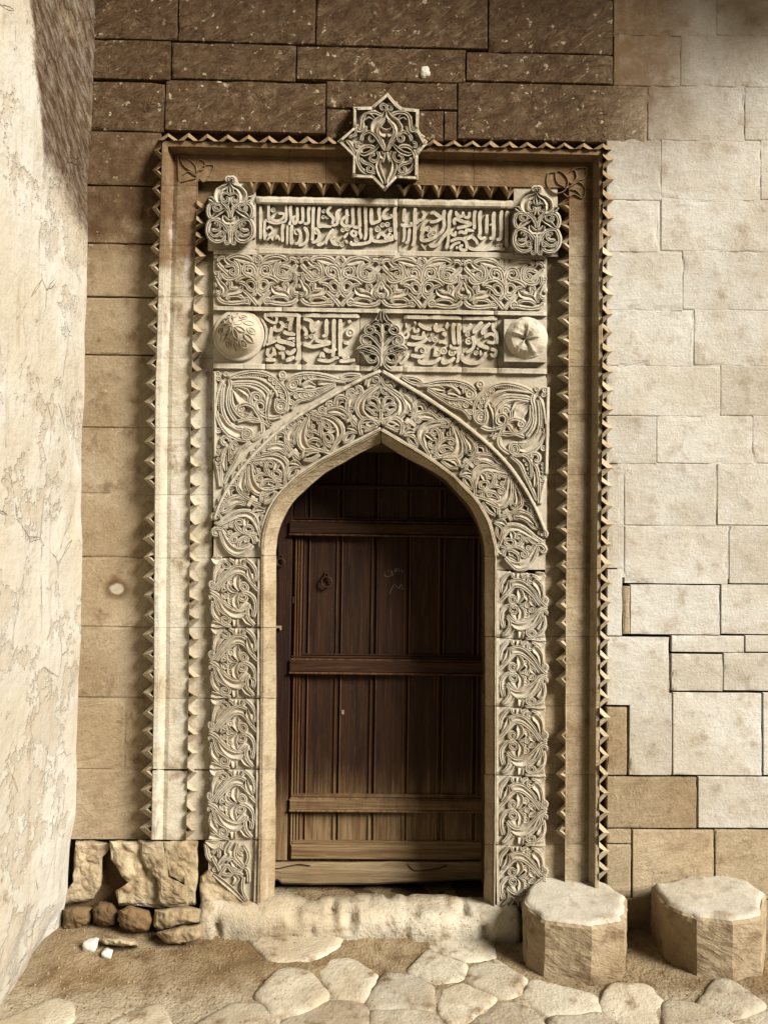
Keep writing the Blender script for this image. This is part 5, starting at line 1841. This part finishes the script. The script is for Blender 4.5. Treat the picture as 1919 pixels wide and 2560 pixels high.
for i, (a, b, mot, rngx, lab) in enumerate(frieze):
    y0 = 777 + (a - 533) * .017
    o = plate(quad(a + .8, y0, b - .8, y0 + 145, .014), GL, 'frieze_block', seed=360 + i, label=lab)
    fz[i] = o
    if mot:
        mb = MB()
        sub = Motif(mot.x0, mot.y0, mot.s)
        for k, pts, w in mot.items:
            mx = mot.x0 + mot.s * sum(p[0] for p in pts) / len(pts)
            if k == 'D':
                pts = [p for p in pts if rngx[0] <= mot.x0 + mot.s * p[0] < rngx[1]]
                if pts:
                    sub.items.append((k, pts, w))
            elif rngx[0] <= mx < rngx[1]:
                sub.items.append((k, pts, w))
        sub.draw(mb, GL, .022 if mot is ID else .018)
        relief(o, mb, 'lettering')
    mb = MB()
    if i in (1, 2, 4, 5):
        bar(mb, a + 1, y0 + 2, b - 1, y0 + 13, GL, .022, 'F', .014)
        relief(o, mb, 'fillet')
        mb = MB()
    bar(mb, a + 1, y0 + 131, b - 1, y0 + 145, GL, .024, 'F', .014)
    relief(o, mb, 'fillet')

# ------------------------------------------------------------------ finial above the arch
FI = Motif(880, 770, .08444)
FI.L([1, 3, 4, 2], (800, 110), (790, 230), (740, 340), (680, 400)).L([2, 3.5, 3, 1], (860, 60), (880, 200), (870, 350), (840, 450))
FI.S(2.3, (690, 560), (640, 540), (650, 490), (720, 460), (800, 490), (860, 560), (875, 650), (850, 760), (840, 790)).L([2, 4, 3], (790, 430), (690, 400), (580, 480))
FI.S(2.8, (560, 560), (480, 540), (410, 600), (400, 690), (450, 750), (540, 750), (620, 700), (640, 640), (590, 580), (530, 600), (490, 640)).S(2.4, (650, 690), (760, 740), (840, 830), (870, 930), (850, 1040)).L([1, 3, 1], (640, 800), (740, 880), (830, 1000))
FI.S(2.8, (550, 960), (520, 1050), (420, 1090), (320, 1060), (270, 960), (300, 850), (400, 800), (520, 830), (650, 930), (760, 1050), (840, 1160), (870, 1260)).D(6, (400, 950))
FI.S(2.8, (150, 1240), (250, 1150), (420, 1120), (580, 1140), (720, 1220), (810, 1320), (850, 1400)).L([1, 3, 2], (150, 1240), (300, 1220), (450, 1270), (600, 1320)).D(4, (590, 1250), (700, 540))
FI.S(2.5, (200, 1260), (320, 1310), (400, 1420), (430, 1500), (500, 1590)).S(2.5, (760, 1400), (700, 1350), (560, 1330), (460, 1390), (450, 1500), (510, 1590), (600, 1600), (700, 1560), (740, 1480), (690, 1430))
FI.S(3, (700, 1350), (790, 1440), (820, 1560), (790, 1680), (700, 1780), (600, 1840)).D(4, (510, 1530))
FI.mirror(880)
FI.B(3, (878, 450), (888, 900), (872, 1300), (862, 1600), (850, 1740))
mb = MB()
FI.draw(mb, GL, .042)
fin = mb.build('finial', M['carved'], portal)
tag(fin, 'leafy palmette finial above the tip of the arch')

# ------------------------------------------------------------------ palmette plaques at the corners of the inscription
PQ = Motif(510, 430, .09044)
PQ.L([1.5, 4, 7.5, 8, 6, 3], (735, 270), (640, 380), (480, 470), (390, 600), (390, 720), (430, 800), (520, 850)).S(2.1, (735, 280), (755, 215), (720, 165), (660, 160), (625, 200), (650, 240), (690, 225))
PQ.S(2.2, (735, 670), (690, 610), (600, 580), (520, 620), (490, 690), (510, 770), (580, 810), (640, 800), (660, 740), (640, 700), (605, 720)).B(1.8, (650, 690), (700, 730), (695, 830), (655, 930)).L([1, 4, 4, 1], (750, 340), (700, 460), (690, 560), (735, 650))
PQ.S(2.6, (712, 1290), (690, 1130), (600, 990), (480, 890), (330, 860), (210, 880), (140, 970), (115, 1080), (140, 1200), (190, 1290)).S(2.2, (480, 760), (520, 850), (620, 950), (690, 1050))
PQ.S(2, (260, 920), (280, 1040), (360, 1070), (460, 1040), (480, 960), (420, 910), (340, 910), (310, 970), (350, 1010), (400, 1000)).L([2, 5, 5, 2], (200, 1290), (330, 1180), (470, 1090), (580, 1030)).L([1, 5, 2], (115, 715), (200, 740), (290, 830)).L([2, 6, 6, 5], (540, 1200), (570, 1300), (640, 1370), (728, 1390))
PQ.S(2.6, (700, 1800), (690, 1650), (600, 1480), (480, 1370), (330, 1310), (200, 1330), (130, 1450), (100, 1580), (120, 1720), (200, 1850), (320, 1920), (440, 1920), (540, 1870), (600, 1780)).L([2, 6, 2], (700, 1700), (620, 1560), (500, 1420))
PQ.S(2, (440, 1400), (460, 1500), (400, 1600), (300, 1620), (200, 1600)).S(1.8, (330, 1490), (400, 1460), (400, 1400), (340, 1380), (310, 1420), (345, 1440)).S(2.1, (150, 1640), (250, 1760), (380, 1760), (470, 1680), (540, 1660), (570, 1720), (530, 1780), (470, 1760), (460, 1710), (500, 1690)).L([2, 5, 5, 2], (170, 1760), (300, 1840), (450, 1830), (560, 1760))
PQ.S(2, (705, 1500), (700, 1800), (690, 1950), (650, 1990), (600, 1970), (600, 1920), (640, 1900))
PQ.mirror(728)
PQ.B(2.2, (728, 1420), (722, 1700), (716, 2000))
pq_out = np.array([(760, 150), (900, 150), (960, 300), (1150, 520), (1190, 740), (1340, 900), (1370, 1080), (1300, 1330), (1370, 1560), (1330, 1800), (1150, 1950), (900, 1940), (860, 2020), (720, 2030), (580, 2000), (540, 1900), (330, 1940), (130, 1800), (80, 1560), (150, 1340), (100, 1050), (150, 870), (110, 710), (270, 640), (300, 520), (450, 380), (620, 280), (610, 180)]) * .09044 + [510, 430]


def solid(mb, outline, yf, yb, inset=0.985, seed=1):
    """thick slab with the traced outline"""
    q = np.array(outline, float)
    seg = np.linalg.norm(np.diff(np.vstack([q, q[:1]]), axis=0), axis=1)
    t = np.concatenate([[0], np.cumsum(seg)])
    k = max(24, int(t[-1] / 4))
    # keep the true corners
    s = np.unique(np.concatenate([np.linspace(0, t[-1], k, endpoint=False), t[:-1]]))
    o = np.stack([np.interp(s, t, np.append(q[:, i], q[0, i])) for i in (0, 1)], 1)
    c = o.mean(0)
    rings = [P(o, yb), P(o, yf + .004), P(c + (o - c) * inset, yf), P(c + (o - c) * .5, yf), P(c + (o - c) * .02, yf)]
    for r in rings[1:]:
        r[:, 1] += .0015 * fbm(r, 14, seed, 2)
    mb.grid(np.stack(rings, 1), close_u=True)


right_plaque = lambda q: np.stack([q[:, 0] + 765, q[:, 1] + 24.5 + (q[:, 0] - 575) * .01], 1)
for f, lab in ((None, 'openwork palmette plaque at the upper left of the inscription'), (right_plaque, 'openwork palmette plaque at the upper right of the inscription')):
    yq = -0.070
    mb = MB()
    o = pq_out if f is None else f(pq_out)
    solid(mb, o, yq, 0.05, seed=371)
    pqo = tag(mb.build('palmette_plaque', M['carved'], portal), lab)
    mb = MB()
    PQ.draw(mb, yq, .034, f)
    relief(pqo, mb)
    # its square backing block
    mb = MB()
    bq = [(588, 446), (640, 452), (640, 628), (520, 628), (520, 600), (588, 600)] if f is None else [(1283, 470), (1392, 466), (1394, 642), (1284, 640)]
    solid(mb, bq, -0.044, 0.05, 0.99, 372)
    mb.build('backing', M['carved'], pqo)

# ------------------------------------------------------------------ eight-pointed star above the frame
ST = Motif(820, 210, .16888)
st_out = np.array([(878, 125), (1020, 300), (1100, 350), (1345, 375), (1335, 670), (1465, 900), (1330, 1060), (1328, 1420), (1020, 1400), (835, 1590), (650, 1405), (355, 1388), (365, 1075), (135, 850), (370, 640), (370, 340), (640, 335)]) * .16888 + [820, 210]
ST.S(2.2, (850, 420), (860, 340), (820, 300), (780, 330), (800, 380), (830, 360)).L([2, 6, 8, 8, 5, 2], (860, 380), (810, 490), (720, 570), (680, 650), (690, 720), (740, 800))
ST.S(2.4, (840, 520), (760, 620), (740, 720), (800, 870), (850, 1000)).L([3, 9, 8], (750, 640), (800, 710), (860, 735)).S(3.3, (780, 460), (680, 420), (560, 440), (510, 520), (500, 620), (480, 690), (440, 680), (440, 630), (470, 620)).L([2, 6, 3], (690, 520), (600, 465), (540, 520))
ST.S(2.8, (480, 850), (520, 750), (620, 710), (720, 790), (790, 900), (850, 1000)).S(2.2, (700, 830), (640, 850), (610, 800), (640, 760), (690, 770), (690, 820), (650, 820)).S(2.8, (270, 830), (330, 900), (380, 980), (420, 1030)).S(2.4, (300, 800), (400, 740), (420, 640)).S(2.4, (480, 860), (420, 880), (430, 930), (470, 920))
ST.L([2, 4, 4, 2], (760, 890), (660, 990), (540, 1040), (470, 1020)).S(3.1, (690, 950), (600, 920), (500, 950), (440, 1040), (440, 1150), (490, 1260), (580, 1320), (700, 1310)).S(2.5, (480, 1090), (520, 1160), (620, 1190), (670, 1240), (650, 1300), (590, 1290), (590, 1240), (630, 1230))
ST.S(2.4, (720, 1000), (750, 1060), (730, 1120), (670, 1150), (620, 1110), (640, 1060), (700, 1050)).L([2, 6, 5, 2], (790, 1090), (740, 1180), (760, 1300), (820, 1430), (825, 1490)).L([2, 7, 6], (770, 990), (800, 1060), (850, 1080)).B(1.8, (850, 1000), (830, 1100), (800, 1160)).S(2.2, (560, 620), (540, 690), (500, 740))
ST.mirror(860)
mb = MB()
ys_ = -0.100
solid(mb, st_out, ys_, 0.05, 0.99, 381)
star = tag(mb.build('star_medallion', M['carved'], portal), 'eight pointed star medallion in the middle of the lintel')
mb = MB()
ST.draw(mb, ys_, .034)
relief(star, mb)
mb = MB()
cst = st_out.mean(0)
inn = cst + (st_out - cst) * .945
for a, b in zip(inn, np.roll(inn, -1, 0)):
    rib(mb, [a, b], [3.3, 3.3], 'F', ys_, .040, step=4)
relief(star, mb, 'rim')

# ------------------------------------------------------------------ dome boss and worn boss
bc = np.array([598.5, 840.0])
BR = 64.0


def dome_y(q):
    r = np.linalg.norm(np.asarray(q) - bc, axis=1) / BR
    return GL - np.interp(r, [0, .08, .2, .4, .6, .75, .83, .86, .9, 1.0], [.175, .170, .157, .128, .092, .054, .028, .022, .022, .018])


def stand(q, Y):
    """points traced on the block's face, raised squarely off it"""
    w = P(q, GL)
    w[:, 1] = Y
    return w


PROJ[0] = stand
mb = MB()
a = np.linspace(0, 2 * math.pi, 56, endpoint=False)
rings = []
for r in (1.0, 1.0, .96, .9, .86, .83, .75, .66, .55, .44, .33, .22, .12, .05, .005):
    q = bc + np.stack([np.cos(a), np.sin(a)], 1) * BR * r
    rings.append(stand(q, dome_y(q) if rings else GL + .01))
mb.grid(np.stack(rings, 1), close_u=True)
boss = tag(mb.build('dome_boss', M['carved'], portal, smooth=True), 'round domed boss carved with almond petals')
mb = MB()


def lens(c, ang, l, w):
    d, n = np.array([math.cos(ang), math.sin(ang)]), np.array([-math.sin(ang), math.cos(ang)])
    for s in (1, -1):
        rib(mb, [c - d * l, c - d * l * .5 + n * w * s * .8, c + n * w * s, c + d * l * .5 + n * w * s * .8, c + d * l], 1.5, 'B', dome_y, .012, step=1.6)


for k in range(6):
    t = 2 * math.pi * k / 6 + .25
    lens(bc + BR * .27 * np.array([math.cos(t), math.sin(t)]), t, 11, 5)
for k in range(12):
    t = 2 * math.pi * k / 12
    if k % 2:
        lens(bc + BR * .58 * np.array([math.cos(t), math.sin(t)]), t + .1, 11, 6)
    else:
        c = bc + BR * .6 * np.array([math.cos(t), math.sin(t)])
        aa = np.linspace(0, 2 * math.pi, 9)
        rib(mb, [c + 7.5 * np.array([math.cos(x), math.sin(x)]) for x in aa], 1.6, 'B', dome_y, .012, step=1.6)
        knob(mb, c, 3.6, dome_y, .010, 8)
relief(boss, mb)
PROJ[0] = P

mb = MB()
solid(mb, [(1259, 798), (1365, 800), (1364, 906), (1259, 904)], -.075, .05, .99, 391)
wb = tag(mb.build('square_boss', M['carved'], portal), 'square boss with a broken worn round face')
mb = MB()
c0 = np.array([1315.0, 846.0])
rings = []
for r in (1.0, 1.0, .95, .85, .7, .55, .4, .25, .12, .01):
    q = c0 + np.stack([np.cos(a), np.sin(a)], 1) * 53 * r
    w = P(q, -.075 - .035 * min(1, (1 - r) * 3) if rings else -.07)
    if rings:
        nz = fbm(w, 22, 392, 3)
        w[:, 1] += .016 * nz - .02 * np.clip(np.cos(5 * a + 1.0), 0, 1) ** 3 * (1 - r) * 1.2 + 0.012 * np.clip(nz - .2, 0, 1)
    rings.append(w)
mb.grid(np.stack(rings, 1), close_u=True)
mb.build('worn_face', M['carved'], wb)

# ------------------------------------------------------------------ leaf outlines scratched into the corners of the frame
def scratch(lines, name, lab):
    mb = MB()
    for l in lines:
        rib(mb, l, 1.5, 'B', PILA - .001, .006, step=2.5)
    return tag(mb.build(name, M['frame'], portal), lab)


C1 = lambda l: CR(l, 0, 0, .579)
C2 = lambda l: CR(l, 900, 0, .6146)
scratch([C1([(772, 780), (770, 700), (772, 672), (810, 682), (845, 715), (850, 750)]), C1([(780, 690), (800, 720), (830, 740), (850, 765), (820, 775), (780, 785)]), C1([(845, 720), (860, 690), (885, 700), (880, 730), (850, 735)]),
         C1([(850, 745), (880, 715), (922, 715), (905, 760), (880, 785), (862, 770)]), C1([(790, 755), (815, 740), (845, 760)])], 'scratched_leaf', 'leaf outline scratched at the upper left corner')
scratch([C2([(800, 700), (765, 705), (760, 750), (790, 785), (830, 775), (845, 735), (820, 700), (795, 700), (800, 740), (830, 760)]), C2([(850, 700), (870, 690), (880, 720), (860, 745), (845, 735)]), C2([(860, 685), (920, 682), (915, 720), (885, 735)]),
         C2([(850, 760), (890, 740), (915, 770), (905, 805), (870, 790), (845, 800), (825, 785)]), C2([(855, 770), (880, 775), (900, 800)])], 'scratched_leaf', 'leaf outline scratched at the upper right corner')

# fill the seams of the portal's core so that no light leaks round the carved stones
mb = MB()
mb.box((-0.95, 0.028, 2.40), (0.95, 0.40, 3.95))
hw = 0.60
for sx in (-1, 1):
    x0, x1 = (-0.95, -0.585) if sx < 0 else (0.60, 0.95)
    mb.box((x0, 0.028, 0.0), (x1, 0.40, 2.40))
mb.build('portal_core', M['mortar'], portal)
for ol, il in ((out_left, in_left), (out_right, in_right)):
    mb = MB()
    o, i = resamp(ol, 30), resamp(il, 30)
    m = P((o + i) / 2, FACE + .03)
    top = m.copy()
    top[:, 2] = 2.45
    side = m.copy()
    g = []
    for y in (0.02, 0.40):
        aa, bb = m.copy(), top.copy()
        aa[:, 1] = y
        bb[:, 1] = y
        g.append((aa, bb))
    mb.grid(np.stack([g[0][0], g[0][1], g[1][1], g[1][0]], 1))
    mb.build('portal_core', M['mortar'], portal)
